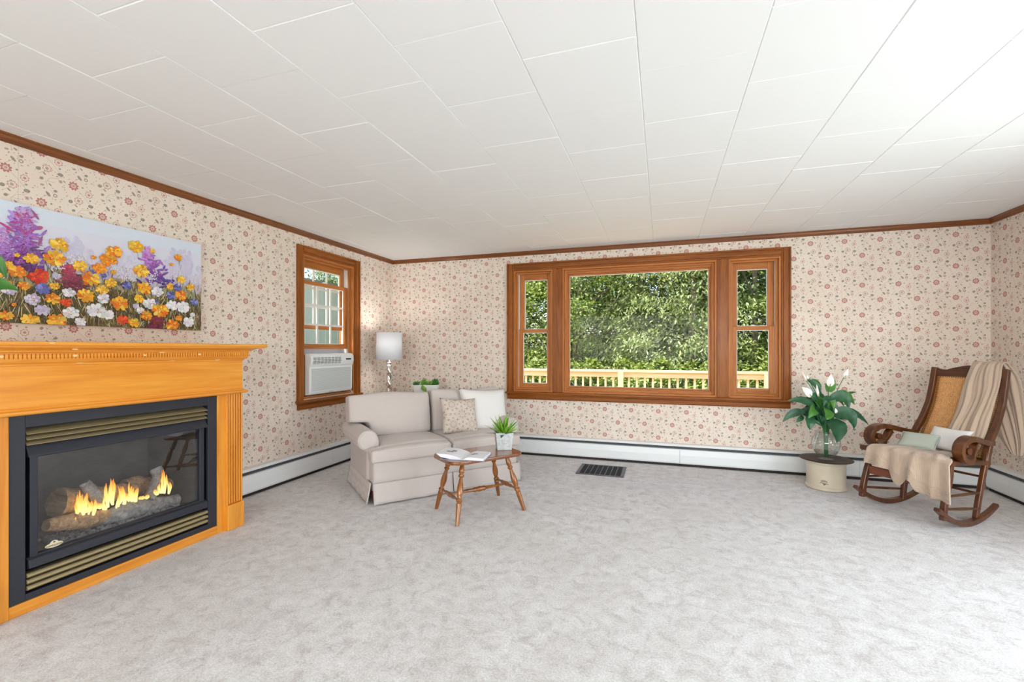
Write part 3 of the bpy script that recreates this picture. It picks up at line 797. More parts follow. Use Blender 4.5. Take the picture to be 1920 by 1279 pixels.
log([fp(1190,410,.20), fp(1215,480,.17), fp(1160,620,.14), fp(1120,690,.13)], [.034,.034,.032,.030], LD, 6)
b = MB(); r = random.Random(9)
for k in range(420):
    p = fp(r.uniform(200,1380), 900, .12); y = p.y; x = -.05 - r.random()*.2
    s = r.uniform(.004,.009); b.box((x-s,y-s,.240),(x+s,y+s,.244+s*1.6), Matrix.Translation((x,y,.25)) @ Euler((r.random(),r.random(),r.random())).to_matrix().to_4x4() @ Matrix.Translation((-x,-y,-.25)))
tag(b.build('ember_bed', LE, t), kind='stuff')
def flame_mat():
    t_ = NT('gas flame'); t_.n.remove(t_.p)
    g = t_.new('ShaderNodeTexCoord'); s_ = t_.new('ShaderNodeSeparateXYZ'); t_.link(g.outputs['Generated'], s_.inputs[0])
    c = t_.ramp(s_.outputs[2], [(.0,(255,236,170)),(.5,(255,222,120)),(.8,(255,176,60)),(1,(255,110,30))])
    e = t_.new('ShaderNodeEmission'); t_.link(c, e.inputs[0]); e.inputs[1].default_value = 1.25
    tr = t_.new('ShaderNodeBsdfTransparent'); mx = t_.new('ShaderNodeMixShader')
    lw = t_.new('ShaderNodeLayerWeight'); lw.inputs[0].default_value = .35
    t_.link(t_.m('MULTIPLY_ADD', lw.outputs['Facing'], -.5, .9, clamp=True), mx.inputs[0]); t_.link(tr.outputs[0], mx.inputs[1]); t_.link(e.outputs[0], mx.inputs[2])
    t_.link(mx.outputs[0], t_.out.inputs[0]); return t_.mat
FM = flame_mat()
fl = [(540,850,160,10),(470,855,250,9),(435,870,180,9),(700,800,170,8),(745,770,270,9),(775,750,250,8),(835,770,200,9),(865,750,180,8),(940,720,190,9),(975,720,140,9),(1010,720,130,9),(1240,640,220,8),(1262,640,230,8),(1300,640,150,8),(222,940,60,18),(250,940,50,16),(285,935,55,16),(335,905,30,22),(390,905,28,24),(420,880,140,14),(450,860,215,18),(485,850,200,18),(520,850,215,20),(560,845,130,22),(598,850,150,16),
      (640,790,60,26),(685,810,90,24),(718,780,240,16),(765,740,225,18),(785,750,210,14),(820,780,130,12),(850,740,150,14),(880,760,190,16),(920,720,85,18),(955,720,150,20),(1000,720,130,22),(1050,695,26,26),(1095,690,32,22),(1140,675,55,20),(1190,660,60,22),(1225,640,95,14),(1250,640,190,16),(1280,640,180,14),(1318,645,115,14)]
r = random.Random(4)
for k, (zx, zy, h, w) in enumerate(fl):
    p = fp(zx, zy, .085 + .02*(k % 3)); q = fp(zx, zy-h, .085 + .02*(k % 3)); hh = (q-p).length; ww = w*.00088; b = MB()
    path = []; rad = []
    for i in range(9):
        s = i/8; path.append(p + Vector((0, .006*math.sin(4*s+k), hh*s))); rad.append(max(.0008, ww*(.45+1.2*s)*(1-s)**.75 if i else ww*.4))
    b.tube(path, rad, 8); b.build('flame', FM, t, smooth=True)
# maker's badge in the corner of the glass
bp = onX(101, 1027, IX-.02)
M['badge'] = plain('cream badge', (222,210,176), .4); M['badge_ink'] = plain('badge ink', (70,56,30), .5)
b = MB(); pl = [(.036*math.cos(a), .0125*math.sin(a)) for a in [2*PI*i/28 for i in range(28)]]
pl2 = [(.017*math.cos(a), .008+.014*math.sin(a)) for a in [2*PI*i/20 for i in range(20)]]
for pts_, x in ((pl,.0), (pl2,-.0004)):
    b.prism(pts_, (x, 0, 0), (0,1,0), (0,0,1), (.0016,0,0))
bd = b.build('badge', M['badge'], t); bd.location = (-.0185, ip(bp.y), bp.z+.016)
MB().prism([(.0045*math.cos(a), .0145+.0028*math.sin(a)*(1 if math.sin(a) > 0 else 1.4)) for a in [2*PI*i/16 for i in range(16)]], (.0013,0,0), (0,1,0), (0,0,1), (.0008,0,0)).build('badge_emblem', M['badge_ink'], bd)
cu = bpy.data.curves.new('badge_lettering', 'FONT'); cu.body = 'NAPOLEON'; cu.size = .0112; cu.align_x = 'CENTER'; cu.align_y = 'CENTER'; cu.extrude = .0004; cu.space_character = 1.1
cu.materials.append(M['badge_ink'])
o = bpy.data.objects.new('badge_lettering', cu); COL.objects.link(o); bpy.context.view_layer.update(); me = bpy.data.meshes.new_from_object(o.evaluated_get(bpy.context.evaluated_depsgraph_get())); bpy.data.objects.remove(o); o = bpy.data.objects.new('badge_lettering', me); COL.objects.link(o); o.parent = bd; o.location = (.0024, 0, -.002); o.rotation_euler = (PI/2, 0, PI/2)

# ================================================================== painting
def canvas_mat():
    t_ = NT('oil paint'); a = t_.new('ShaderNodeAttribute'); a.attribute_name = 'paint'; t_.base(a.outputs['Color']); t_.rough(.55)
    t_.bump(t_.noise(t_.obj((60,60,300)), 1.5, 2), .15, .002); return t_.mat
CX0 = -3.385
cy0, cy1, cz0, cz1 = 1.02, 2.588, 1.402, 2.066
r = random.Random(21)
pv, pf, pc = [], [], []
def addp(vs, c):
    k = len(pv); pv.extend(vs); pf.append(tuple(range(k, k+len(vs)))); pc.append(rgb(c))
def cv(zx, zy):                     # painting point (3.12 px zoom at 0,230) -> canvas (y, z)
    p = onX(zx/3.12, 230+zy/3.12, CX0); return p.y, p.z
def jit(c, s): return tuple(max(2, min(255, q + r.uniform(-s, s))) for q in c)
hgt = [0.0008]
def dab(y, z, ly, lz, ang, c, n=9, tip=.0):
    """one brush mark: a small pointed oval, a hair above those before it"""
    hgt[0] += 1.2e-6; x = hgt[0] + r.uniform(0, .0003); ca, sa = math.cos(ang), math.sin(ang); vs = []
    for i in range(n):
        a = 2*PI*i/n; u = ly*math.cos(a); v = lz*math.sin(a)*(1 - tip*math.cos(a))
        yy, zz = y + u*ca - v*sa, z + u*sa + v*ca
        vs.append((x + .0012*(1-abs(math.sin(a))), min(max(yy, cy0), cy1), min(max(zz, cz0), cz1)))
    addp(vs, c)
# ground of the picture: sky into meadow, in cells
NY, NZ = 120, 60
def bgcol(y, z):
    u = (z-cz0)/(cz1-cz0); w = .02*math.sin(y*19) + .02*math.sin(y*41+1)
    if u > .60+w: return jit((216,217,232), 1) if u < .86 else jit((213,222,236), 1)
    if u > .46+w: return jit((196,186,206), 9)
    if u > .34+w: return jit((168,158,124), 16)
    return jit((104,92,58), 20)
for i in range(NY):
    for j in range(NZ):
        y0, y1 = cy0+(cy1-cy0)*i/NY, cy0+(cy1-cy0)*(i+1)/NY; z0, z1 = cz0+(cz1-cz0)*j/NZ, cz0+(cz1-cz0)*(j+1)/NZ
        addp([(0,y0,z0),(0,y1,z0),(0,y1,z1),(0,y0,z1)], bgcol((y0+y1)/2, (z0+z1)/2))
for k in range(260):                # soft mauve and white mist low in the sky
    y = r.uniform(cy0, cy1); z = cz0 + (cz1-cz0)*r.uniform(.50,.74)
    dab(y, z, r.uniform(.012,.035), r.uniform(.006,.02), PI/2+r.gauss(0,.3), jit((212,208,228) if r.random() < .7 else (204,198,222), 3))
for zx, zy in ((1040,800),(1080,850),(1020,860),(440,760),(20,660),(60,700)):
    for k in range(26):
        y, z = cv(zx+r.gauss(0,34), zy+r.gauss(0,34)); dab(y, z, .020, .013, PI/2+r.gauss(0,.5), jit((204,200,225), 4))
for k in range(2400):               # grass strokes
    y = r.uniform(cy0, cy1); u = r.betavariate(1.2, 2.0)*.56; z = cz0+(cz1-cz0)*u
    pal = ((84,76,48),(122,114,66),(160,150,94),(204,194,146),(104,80,52),(140,106,70),(70,66,50),(220,208,172))
    dab(y, z, r.uniform(.014,.04), r.uniform(.0010,.0026), PI/2+r.gauss(0,.35), jit(pal[r.randrange(8)], 12), 6)
def spire(zx0, zy0, zx1, zy1, wid, n, pal, k0=1.0):
    """tapering spike of long petals from the foot to the tip"""
    for k in range(n):
        s = (k+.5)/n; x = zx0+(zx1-zx0)*s; q = zy0+(zy1-zy0)*s; w = wid*(1-.82*s)**.9
        d = max(-1.5, min(1.5, r.gauss(0,.6))); y, z = cv(x + d*w, q + abs(d)*w*.12 + r.gauss(0,12)); c = pal[min(len(pal)-1, int((s*.75+r.random()*.35)*len(pal)))]
        dab(y, z, .0215*r.uniform(.5,1.3)*k0, .0075*k0*r.uniform(.6,1.3), (d*.5 + (PI if d < 0 else 0)) + r.gauss(0,.6), jit(c, 18), 8, .3); dab(y+.003, z+.002, .011*r.uniform(.5,1.3)*k0, .0022*k0, (d*.5 + (PI if d < 0 else 0)) + r.gauss(0,.6), jit(tuple(min(255, q+44) for q in c), 14), 7, .3)
PUR = ((66,24,66),(84,32,92),(112,52,130),(140,84,164),(160,112,190),(170,74,134),(184,148,212))
spire(150, 870, 125, 505, 165, 230, PUR, 1.15)
spire(20, 860, 5, 640, 90, 90, PUR, 1.1)
spire(935, 950, 850, 735, 85, 130, ((70,44,120),(96,64,150),(134,70,158),(168,104,186),(196,140,208)), .95)
spire(420, 985, 400, 835, 80, 100, ((88,40,64),(116,40,64),(150,52,78),(176,66,86)), .95)
spire(910, 1200, 915, 1140, 62, 110, ((96,30,50),(126,36,56)), .8)
WL = [(1035,890),(1010,900),(1060,885),(890,890),(735,890),(650,850),(450,790),(470,800),(880,915),(760,905),(340,850),(1130,900),(1150,930),(420,810),(925,990),(700,870)]
for zx, zy in WL:
    for k in range(16):
        y, z = cv(zx+r.gauss(0,18), zy+r.gauss(0,14)); dab(y, z, .006, .0035, r.uniform(0,PI), jit((226,222,226), 8), 7)
def bloom(zx, zy, R, pal, core, n=9, fl=.72):
    y0, z0 = cv(zx, zy); y1, _ = cv(zx+R, zy); rr = abs(y1-y0)*1.04
    w_ = .20 if n > 8 else .27
    for ring, m_ in ((1.0, n), (1.0, 3), (.66, 4)):
        for k in range(m_):
            a = 2*PI*k/m_ + r.uniform(-.16,.16) + ring*zx; L = rr*ring*r.uniform(.86,1.1)
            c = pal[r.randrange(len(pal))]; ta = math.atan2(math.sin(a)*fl, math.cos(a))
            if ring == 1.0 and m_ == n: dab(y0+math.cos(a)*L*.54, z0+math.sin(a)*L*.54*fl, L*.52, L*(w_+.05), ta, jit(tuple(q*.86 for q in c), 8), 10, -.2)
            dab(y0+math.cos(a)*L*.54, z0+math.sin(a)*L*.54*fl, L*.47, L*w_, ta, jit(c, 9), 10, -.2)
    if core:
        for k in range(6): dab(y0+r.gauss(0,rr*.10), z0+r.gauss(0,rr*.07), rr*.19, rr*.13, r.uniform(0,PI), jit(core, 14), 7)
YEL = ((244,186,40),(250,204,66),(236,160,30),(252,214,92)); ORG = ((240,140,24),(248,164,36),(234,116,24),(250,190,60)); RED = ((236,76,24),(244,98,40),(222,56,28)); YOR = YEL+ORG
WHT = ((240,240,244),(232,234,242),(246,246,248),(222,224,236)); LIL = ((208,202,224),(222,216,232),(190,184,214)); BLU = ((94,100,176),(122,128,196),(146,152,212),(78,84,150))
blooms = [(345,715,55,YEL),(315,795,62,YOR),(180,795,46,YEL),(95,775,18,YEL),(45,830,32,YEL),(95,870,56,ORG),(225,900,64,RED),(465,840,42,YEL),(525,915,52,YOR),(580,855,42,ORG),(630,800,48,ORG),(665,755,48,YOR),(545,788,15,ORG),(793,728,44,YEL),(820,868,44,YEL),(888,752,17,YEL),(1040,790,22,ORG),(1000,830,11,ORG),(1057,918,25,YEL),(990,960,21,YEL),(1110,965,23,YEL),(1055,1012,34,ORG),(840,970,42,YOR),(808,1030,31,YEL),(640,938,35,YEL),(592,978,37,YEL),(500,1010,50,YOR),(695,1058,50,ORG),(935,1100,46,YOR),(850,1130,33,YOR),(715,1155,33,RED),(778,1170,33,YEL),(1003,1185,36,ORG),(1040,1145,20,ORG),(305,1030,46,YOR),(383,1053,34,RED),(315,958,31,YEL),(135,955,36,ORG),(40,940,26,ORG),(75,1065,16,ORG),(30,1130,42,YOR),(170,1155,52,YOR),(330,1158,56,YOR),(660,875,16,YEL),(-40,900,50,YOR),(-60,1060,50,YOR),(-120,980,50,RED),(-200,1090,55,YOR),
 (555,1098,54,WHT),(625,1125,37,WHT),(408,1113,47,WHT),(465,1165,33,WHT),(600,1028,37,WHT),(868,1058,37,WHT),(1065,1078,39,WHT),(1000,1070,31,WHT),(1100,1165,31,WHT),(815,1100,25,WHT),(240,1098,46,LIL),(185,1035,50,LIL),(398,995,37,WHT),(325,898,26,LIL),(50,978,46,LIL),(915,988,33,WHT),(1120,1125,15,WHT),(790,1073,19,LIL),(-90,1150,45,WHT),
 (245,970,46,BLU),(738,953,29,BLU),(995,1012,26,BLU),(1130,1050,23,BLU),(535,880,26,BLU),(605,895,17,BLU),(1035,970,21,BLU),(905,1050,16,BLU)]
for zx, zy, R, pal in blooms:       # stems first
    y, z = cv(zx, zy); 
    if R > 20:
        for k in range(5): dab(y + .004*r.gauss(0,1) + .004*k, z - .012 - .016*k, .013, .0011, PI/2 + r.gauss(0,.15), jit((96,92,52), 14), 6)
for zx, zy, R, pal in sorted(blooms, key=lambda q: q[1]):
    core = (196,60,30) if pal in (YEL, ORG, YOR, WHT, LIL) else ((170,40,70) if pal is RED else None)
    bloom(zx, zy, R, pal, core, 8 if pal in (WHT, LIL) else 10, .78)
me = bpy.data.meshes.new('canvas'); me.from_pydata(pv, [], pf)
at = me.color_attributes.new('paint', 'FLOAT_COLOR', 'CORNER'); buf = []
for f, c in zip(pf, pc): buf.extend(list(c)*len(f))
at.data.foreach_set('color', buf); me.materials.append(canvas_mat()); me.update()
t = thing('flower_painting', 'wide unframed canvas of orange, white and purple wildflowers above the mantel', 'painting', (CX0, 0, 0))
o = bpy.data.objects.new('painted_canvas', me); COL.objects.link(o); o.parent = t
MB().box((XL-CX0+.004,cy0,cz0),(-.0004,cy1,cz1)).build('stretcher_frame', plain('canvas edge', (214,200,190), .8), t)

# ================================================================== air conditioner
M['ac'] = plain('white plastic', (236,238,238), .4); M['ac_grey'] = plain('grey sheet metal', (178,182,190), .45); M['ac_dark'] = plain('dark slot', (128,134,136), .6); M['ac_slit'] = plain('shaded slit', (172,178,176), .6)
AX = -3.365
t = thing('air_conditioner', 'white air conditioner propped in the small left window', 'air conditioner', (AX, 4.034, .793))
ah, aw = .422, .333
b = MB(); b.box((-.40,-aw+.024,.004),(-.035,aw-.024,ah-.012)); b.build('housing', M['ac_grey'], t, bevel=.006)
fpf = [(-.055,0),(-.018,.0),(-.006,.008),(.0,.03),(.004,.285),(.014,.305),(.024,.345),(.020,.395),(.004,.416),(-.02,.422),(-.055,.418)]
b = MB(); b.prism(fpf, (0,-aw,0), (1,0,0), (0,0,1), (0,2*aw,0)); b.build('front_panel', M['ac'], t, bevel=.004, seg=2)
b = MB(); b.box((.0012,-aw+.024,.036),(.0044,aw-.030,.270)); b.build('filter_recess', M['ac'], t)
b = MB()
for k in range(26):
    z = .042 + .0088*k; b.box((.0040,-aw+.028,z),(.0058+.00012*k,aw-.034,z+.0030))
b.build('intake_grille', M['ac_slit'], t)
b = MB(); b.prism([(.016,.312),(.0245,.342),(.0225,.386),(.010,.386),(.006,.312)], (0,-aw+.025,0), (1,0,0), (0,0,1), (0,.43,0)); vent = b.build('air_outlet', M['ac_dark'], t)
b = MB()
for k in range(5):
    z = .316 + .0158*k; x = .0185 + .007*min(1, k/2) - (.002 if k > 3 else 0); b.box((x-.006,-aw+.025,z),(x+.002,-aw+.455,z+.0055))
for k in range(9):
    y = -aw+.027 + .0535*k*.99; b.prism([(.017,.312),(.0265,.342),(.0245,.388),(.020,.388),(.010,.312)], (0,y-.003,0), (1,0,0), (0,0,1), (0,.006,0))
b.build('outlet_vane', M['ac'], vent)
MB().box((.018,aw-.135,.350),(.0262,aw-.050,.366)).build('control_display', plain('black display', (40,44,52), .2), t, bevel=.002)
MB().box((-.17,aw-.015,-.012),(-.165,aw+.078,.470)).build('side_panel', M['ac_grey'], t)
MB().box((-.17,-aw-.006,-.012),(-.165,-aw+.03,.470)).build('side_panel', M['ac_grey'], t)
MB().box((-.004,-.045,.0145),(.0012,.015,.0205)).build('maker_plate', M['ac_grey'], t)
MB().box((-.17,-aw+.015,ah-.010),(-.165,aw-.015,.470)).build('filler_panel', M['ac_grey'], t)
b = MB(); b.tube(crom([(-.02,aw-.01,.01),(-.015,aw+.02,-.03),(-.045,aw+.075,-.11),(-.05,aw+.10,-.19),(-.04,aw+.10,-.35),(-.02,aw+.12,-.6)], 6), .0045, 8); b.build('power_cord', M['bead'], t, smooth=True)
b = MB(); b.box((-.26,-aw+.03,-.018),(-.10,-aw+.07,.006)).box((-.26,aw-.07,-.018),(-.10,aw-.03,.006)); b.build('support_foot', M['ac_dark'], t)
# ================================================================== loveseat
def weave(name, c0, c1, k=360, amt=.5, bump=.25):
    t = NT(name); sp = t.new('ShaderNodeSeparateXYZ'); t.link(t.obj(), sp.inputs[0])
    q = t.m('ADD', sp.outputs[1], sp.outputs[2])
    a = t.m('SINE', t.m('MULTIPLY', t.m('ADD', sp.outputs[0], q), k)); b_ = t.m('SINE', t.m('MULTIPLY', t.m('SUBTRACT', sp.outputs[0], q), k))
    f = t.m('MULTIPLY_ADD', t.m('MULTIPLY', a, b_), .5, .5); big = t.noise(t.obj(), 5, 3)
    c = t.mix(t.m('MULTIPLY', t.m('GREATER_THAN', f, .72), amt), rgb(c0), rgb(c1)); c = t.mix(t.m('MULTIPLY', big, .12), c, rgb(c1))
    t.base(c); t.rough(.9); t.p.inputs['Sheen Weight'].default_value = .2; t.p.inputs['Specular IOR Level'].default_value = .15
    t.bump(f, bump, .002); return t.mat
M['sofa'] = weave('oatmeal diamond weave', (206,195,189), (150,136,130), 345, .42)
SA = math.radians(49.245)
sofa = thing('loveseat', 'oatmeal two seat loveseat standing diagonally in the corner', 'sofa', (-1.7605, 3.6485, 0), SA)
S = M['sofa']
def tilt(y0, z0, a):                # rotation about the x axis through (y0, z0)
    return Matrix.Translation((0,y0,z0)) @ Matrix.Rotation(a, 4, 'X') @ Matrix.Translation((0,-y0,-z0))
soft('base', S, sofa, [((-.685,.012,.09),(.685,.78,.345))], .016, 6)
soft('back_frame', S, sofa, [((-.66,.64,.12),(.66,.80,.765), tilt(.72,.12,-.06))], .016, 10)
for s in (-1, 1):
    x0, x1 = sorted((s*.705, s*.600))
    c = s*.695
    soft('arm', S, sofa, [((x0,.135,.09),(x1,.80,.49))], .012, 9, tubes=[([(c,.125,.497),(c,.45,.500),(c,.81,.505)], [.088,.088,.083], 18)])
    disc = MB(); disc.tube([(c,.1265,.497),(c,.122,.497)], .070, 24); disc.build('arm_welt', S, sofa, smooth=True, angle=40)
def seat_warp(xc):
    def w(v):
        fx = max(0, 1-((v.x-xc)/.33)**2); fy = max(0, 1-((v.y-.30)/.36)**2)
        if v.z > .40: v.z += .030*fx*fy - .010*(v.y < .06)
        return v
    return w
for s, in ((-1,), (1,)):
    xa, xb = sorted((s*.006, s*.598)); ea, eb = sorted((s*.006, s*.706))
    o = soft('seat_cushion', S, sofa, [((xa,.0,.335),(xb,.60,.455)), ((ea,-.022,.335),(eb,.118,.450))], .012, 14, seat_warp(s*.30))
    b = MB()
    for z in (.358, .424):
        q = [(ea+.016 if s < 0 else ea+.004, .105 if s < 0 else -.012, z)]
        e = .014
        pth = [(s*.010,-.0155,z),(s*.35,-.018,z),(s*.655,-.0145,z),(s*.688,-.004,z),(s*.698,.030,z),(s*.698,.10,z)]
        b.tube(crom(pth, 6), .0045, 8)
    b.build('piping', S, o, smooth=True)
def back_warp(s):
    def w(v):
        xc = s*.36
        f = max(0, 1-((v.x-xc)/.40)**2)*max(0, 1-((v.z-.64)/.25)**2)
        if v.y < .60: v.y -= .075*f
        v.z += .010*math.sin(v.x*9+s)*max(0, (v.z-.7)/.15)
        return v
    return w
for s in (-1, 1):
    xa, xb = sorted((s*.012, s*.600)); ea, eb = sorted((s*.012, s*.770))
    R_ = tilt(.60,.44,-.16)
    o = soft('back_cushion', S, sofa, [((xa,.475,.445),(xb,.645,.835), R_), ((ea,.475,.585),(eb,.645,.840), R_)], .014, 16, back_warp(s))
# skirts: gathered panels with a kick pleat at each corner and at the middle
def skirt(p, q, outv, n=26):
    p, q, outv = Vector(p), Vector(q), Vector(outv); b = MB(); L = (q-p).length
    def fn(u, v):
        w = p.lerp(q, u); fl = .012 + .020*(1-v)**1.3 + .004*(1-v)*math.sin(u*L*34); e = min(u, 1-u)*L
        fl += .010*(1-v)*max(0, 1-e/.03)
        return w + outv*fl + Vector((0,0,.012 + .163*v))
    b.grid(fn, n, 6); return b.build('skirt', S, sofa, smooth=True, solid=.010)
skirt((-.690,.0,0),(-.004,.0,0),(0,-1,0)); skirt((.004,.0,0),(.690,.0,0),(0,-1,0))
skirt((-.692,.78,0),(-.692,.012,0),(-1,0,0)); skirt((.692,.012,0),(.692,.78,0),(1,0,0)); skirt((.69,.79,0),(-.69,.79,0),(0,1,0))
M['foot_wood'] = plain('reddish wood foot', (130,62,34), .4)
for x, y in ((-.655,.035),(.655,.035),(-.655,.74),(.655,.74)):
    MB().lathe([(.022,0),(.030,.06),(.032,.10)], (x,y,0), 16).build('foot', M['foot_wood'], sofa)

def pillow_mesh(w, h, T, n=24, pinch=.085):
    b = MB()
    for s in (1, -1):
        def fn(u, v):
            a, c = 2*u-1, 2*v-1
            px = a*(1-pinch*(1-a*a)*.0 - pinch*(1-abs(c)**2)*abs(a)); pz = c*(1-pinch*(1-abs(a)**2)*abs(c))
            th = T*((1-a**4)*(1-c**4))**.55
            return Vector((px*w/2, -s*th/2, pz*h/2))
        b.grid(fn, n, n)
    return b
def pillow(name, label, mat, w, h, T, Mx, parent_rot=None, group=None, seam=None):
    root = thing(name, label, 'cushion', Mx.translation, 0, group); root.rotation_euler = Mx.to_euler()
    o = pillow_mesh(w, h, T).build('pillow_cover', mat, root, smooth=True, fix=True)
    bm = bmesh.new(); bm.from_mesh(o.data); bmesh.ops.remove_doubles(bm, verts=bm.verts[:], dist=.0008); bmesh.ops.recalc_face_normals(bm, faces=bm.faces[:]); bm.to_mesh(o.data); bm.free()
    if seam:
        b = MB(); pts = []
        for k in range(81):
            s = k/20 % 4; e = int(s); f = (s-e)*2-1
            a, c = [(f,-1),(1,f),(-f,1),(-1,-f)][e]
            pts.append((a*(1-.06*(1-c*c)*abs(a))*w/2, 0, c*(1-.06*(1-a*a)*abs(c))*h/2))
        b.tube(pts, seam, 6, cap=False); b.build('piping', mat, root, smooth=True)
    return root
SM = Matrix.Translation((-1.7605, 3.6485, 0)) @ Matrix.Rotation(SA, 4, 'Z')
def medallion():
    t = NT('damask cushion cloth'); sp = t.new('ShaderNodeSeparateXYZ'); t.link(t.obj(), sp.inputs[0])
    def cellc(s_, off): 
        x = t.m('MULTIPLY_ADD', s_, 1/.19, off); return t.m('SUBTRACT', x, t.m('ROUND', x))
    fs = []
    for off in (0.0, .5):
        x, z = cellc(sp.outputs[0], off), cellc(sp.outputs[2], off); r = t.m('SQRT', t.m('ADD', t.m('MULTIPLY', x, x), t.m('MULTIPLY', z, z))); th = t.m('ARCTAN2', z, x)
        e = t.m('MULTIPLY_ADD', t.m('COSINE', t.m('MULTIPLY', th, 8.0)), .10 if off else .16, .26 if off else .30); q = t.m('DIVIDE', r, e)
        f = t.m('MULTIPLY', t.m('LESS_THAN', t.m('ABSOLUTE', t.m('SINE', t.m('MULTIPLY', q, 7.0))), .45), t.m('LESS_THAN', q, 1.25)); fs.append(f)
    f = t.m('MAXIMUM', *fs); f = t.m('MULTIPLY', f, t.m('MULTIPLY_ADD', t.noise(t.obj(), 60, 2), .5, .6, clamp=True))
    t.base(t.mix(f, rgb((206,192,180)), rgb((150,128,114)))); t.rough(.9); t.bump(t.noise(t.obj(), 300, 2), .2, .002); return t.mat
M['white_cloth'] = plain('off white cotton', (226,222,218), .9, bump=.15, bscale=260)
Mx = SM @ Matrix.Translation((.525,.400,.640)) @ Matrix.Rotation(math.radians(3), 4, 'Y') @ Matrix.Rotation(math.radians(-17), 4, 'X')
pillow('throw_pillow', 'large plain off white throw pillow leaning on the right back cushion of the loveseat', M['white_cloth'], .53, .45, .17, Mx, group='throw pillows on the loveseat')
Mx = SM @ Matrix.Translation((.195,.275,.622)) @ Matrix.Rotation(math.radians(4), 4, 'Y') @ Matrix.Rotation(math.radians(-22), 4, 'X')
pillow('throw_pillow', 'small beige throw pillow with printed medallions leaning on the white one', medallion(), .375, .35, .13, Mx, group='throw pillows on the loveseat')

# ================================================================== turned bench used as a coffee table
TB = ((92,48,12), (140,80,24), (172,106,40))
M['bench_top'] = wood('chestnut bench top', (98,52,22), (132,76,36), (158,98,52), 'X', rough=.25, coat=.6)
M['bench_leg'] = wood('amber turned leg', *TB, 'Z', scale=.5, rough=.25, coat=.5)
BA = math.atan2(.789, .614)
bench = thing('coffee_table', 'small turned leg wooden bench table before the loveseat', 'table', (-1.38, 3.33, 0), BA)
TH_ = .440
b = MB(); q = rrect(.645, .40, .085, 8)
q = [(x, y*(1-.05*(x/.32)**2) ) for x, y in q]
b.prism(q, (0,0,TH_-.027), (1,0,0), (0,1,0), (0,0,.027)); b.build('table_top', M['bench_top'], bench, bevel=.008, seg=3)
def world_to(o_loc, a, p):
    d = Vector(p) - Vector(o_loc); c, s = math.cos(-a), math.sin(-a)
    return Vector((d.x*c - d.y*s, d.x*s + d.y*c, d.z))
feet = [world_to(bench.location, BA, q) for q in ((-1.691,3.220,0),(-1.383,2.946,0),(-1.022,3.403,0),(-1.336,3.683,0))]
tops = [Vector((-.195,.105,TH_-.026)), Vector((-.195,-.105,TH_-.026)), Vector((.195,-.105,TH_-.026)), Vector((.195,.105,TH_-.026))]
legp = [(0,.0125),(.06,.0145),(.30,.0195),(.335,.0215),(.345,.0165),(.36,.0165),(.37,.0225),(.395,.0225),(.41,.0150),(.425,.0135),(.46,.0185),(.54,.0235),(.60,.0225),(.68,.0160),(.745,.0120),(.765,.0205),(.79,.0205),(.80,.0150),(.815,.0150),(.83,.0205),(.89,.0190),(.95,.0150),(1,.0135)]
for f, tp in zip(feet, tops):
    MB().turned(f, tp, legp, 18).build('leg', M['bench_leg'], bench, smooth=True, angle=50)
def onleg(i, h): return feet[i].lerp(tops[i], h)
strp = [(0,.007),(.12,.0085),(.22,.008),(.30,.0145),(.36,.012),(.42,.016),(.50,.019),(.58,.016),(.64,.012),(.70,.0145),(.78,.008),(.88,.0085),(1,.007)]
mids = []
for i, j in ((0,1),(2,3)):
    p, q = onleg(i,.385), onleg(j,.385); mids.append((p+q)/2); MB().turned(p, q, strp, 14).build('stretcher', M['bench_leg'], bench, smooth=True, angle=50)
MB().turned(mids[0], mids[1], [(0,.008),(.25,.010),(.38,.013),(.42,.020),(.44,.017),(.5,.0215),(.56,.017),(.58,.020),(.62,.013),(.75,.010),(1,.008)], 14).build('stretcher', M['bench_leg'], bench, smooth=True, angle=50)

# open book
M['page'] = plain('white page', (236,236,240), .6); M['cover'] = plain('pale blue grey cover', (150,156,178), .5); M['photo_ink'] = plain('grey printed picture', (150,150,158), .6, var=.4, vscale=90)
book = thing('open_book', 'open white book lying on the left end of the bench table', 'book', (-1.395, 3.06, TH_), math.atan2(.12, .99))
bl = .235
b = MB(); b.box((-.175,0,0.0),(-.002,bl,.003)).box((.002,0,0),(.165,bl,.003)).box((-.006,0,0),(.006,bl,.003)); b.build('cover', M['cover'], book)
for s, W, top in ((-1,.205,.040),(1,.158,.020)):
    b = MB()
    def pz(u, s=s, top=top): return .004 + (top*(1-(1-u)**3)*.9 if s < 0 else top*math.sin(min(1,u*3.2)*PI/2)*(1-.25*u))
    prof_ = [(s*W*k/14, pz(k/14)) for k in range(15)]
    lo = [(s*W*k/14*(.82 if s < 0 else 1), .003 + (0 if s > 0 else max(0, (k/14-.55))*.03)) for k in range(14, -1, -1)]
    b.prism(prof_ + lo, (0,.006,0), (1,0,0), (0,0,1), (0,bl-.012,0)); pg = b.build('page_block', M['page'], book, smooth=True, angle=35)
    b = MB()
    for (u0,u1,v0,v1) in (((.42,.58,.50,.66),(.50,.74,.36,.50)) if s < 0 else ((.30,.52,.50,.60),(.24,.40,.42,.48))):
        def fn(u, v, u0=u0,u1=u1,v0=v0,v1=v1,W=W,s=s):
            uu = u0+(u1-u0)*u; return Vector((s*W*uu, bl*(v0+(v1-v0)*v), pz(uu)+.0012))
        b.grid(fn, 8, 1)
    b.build('printed_picture', M['photo_ink'], pg)

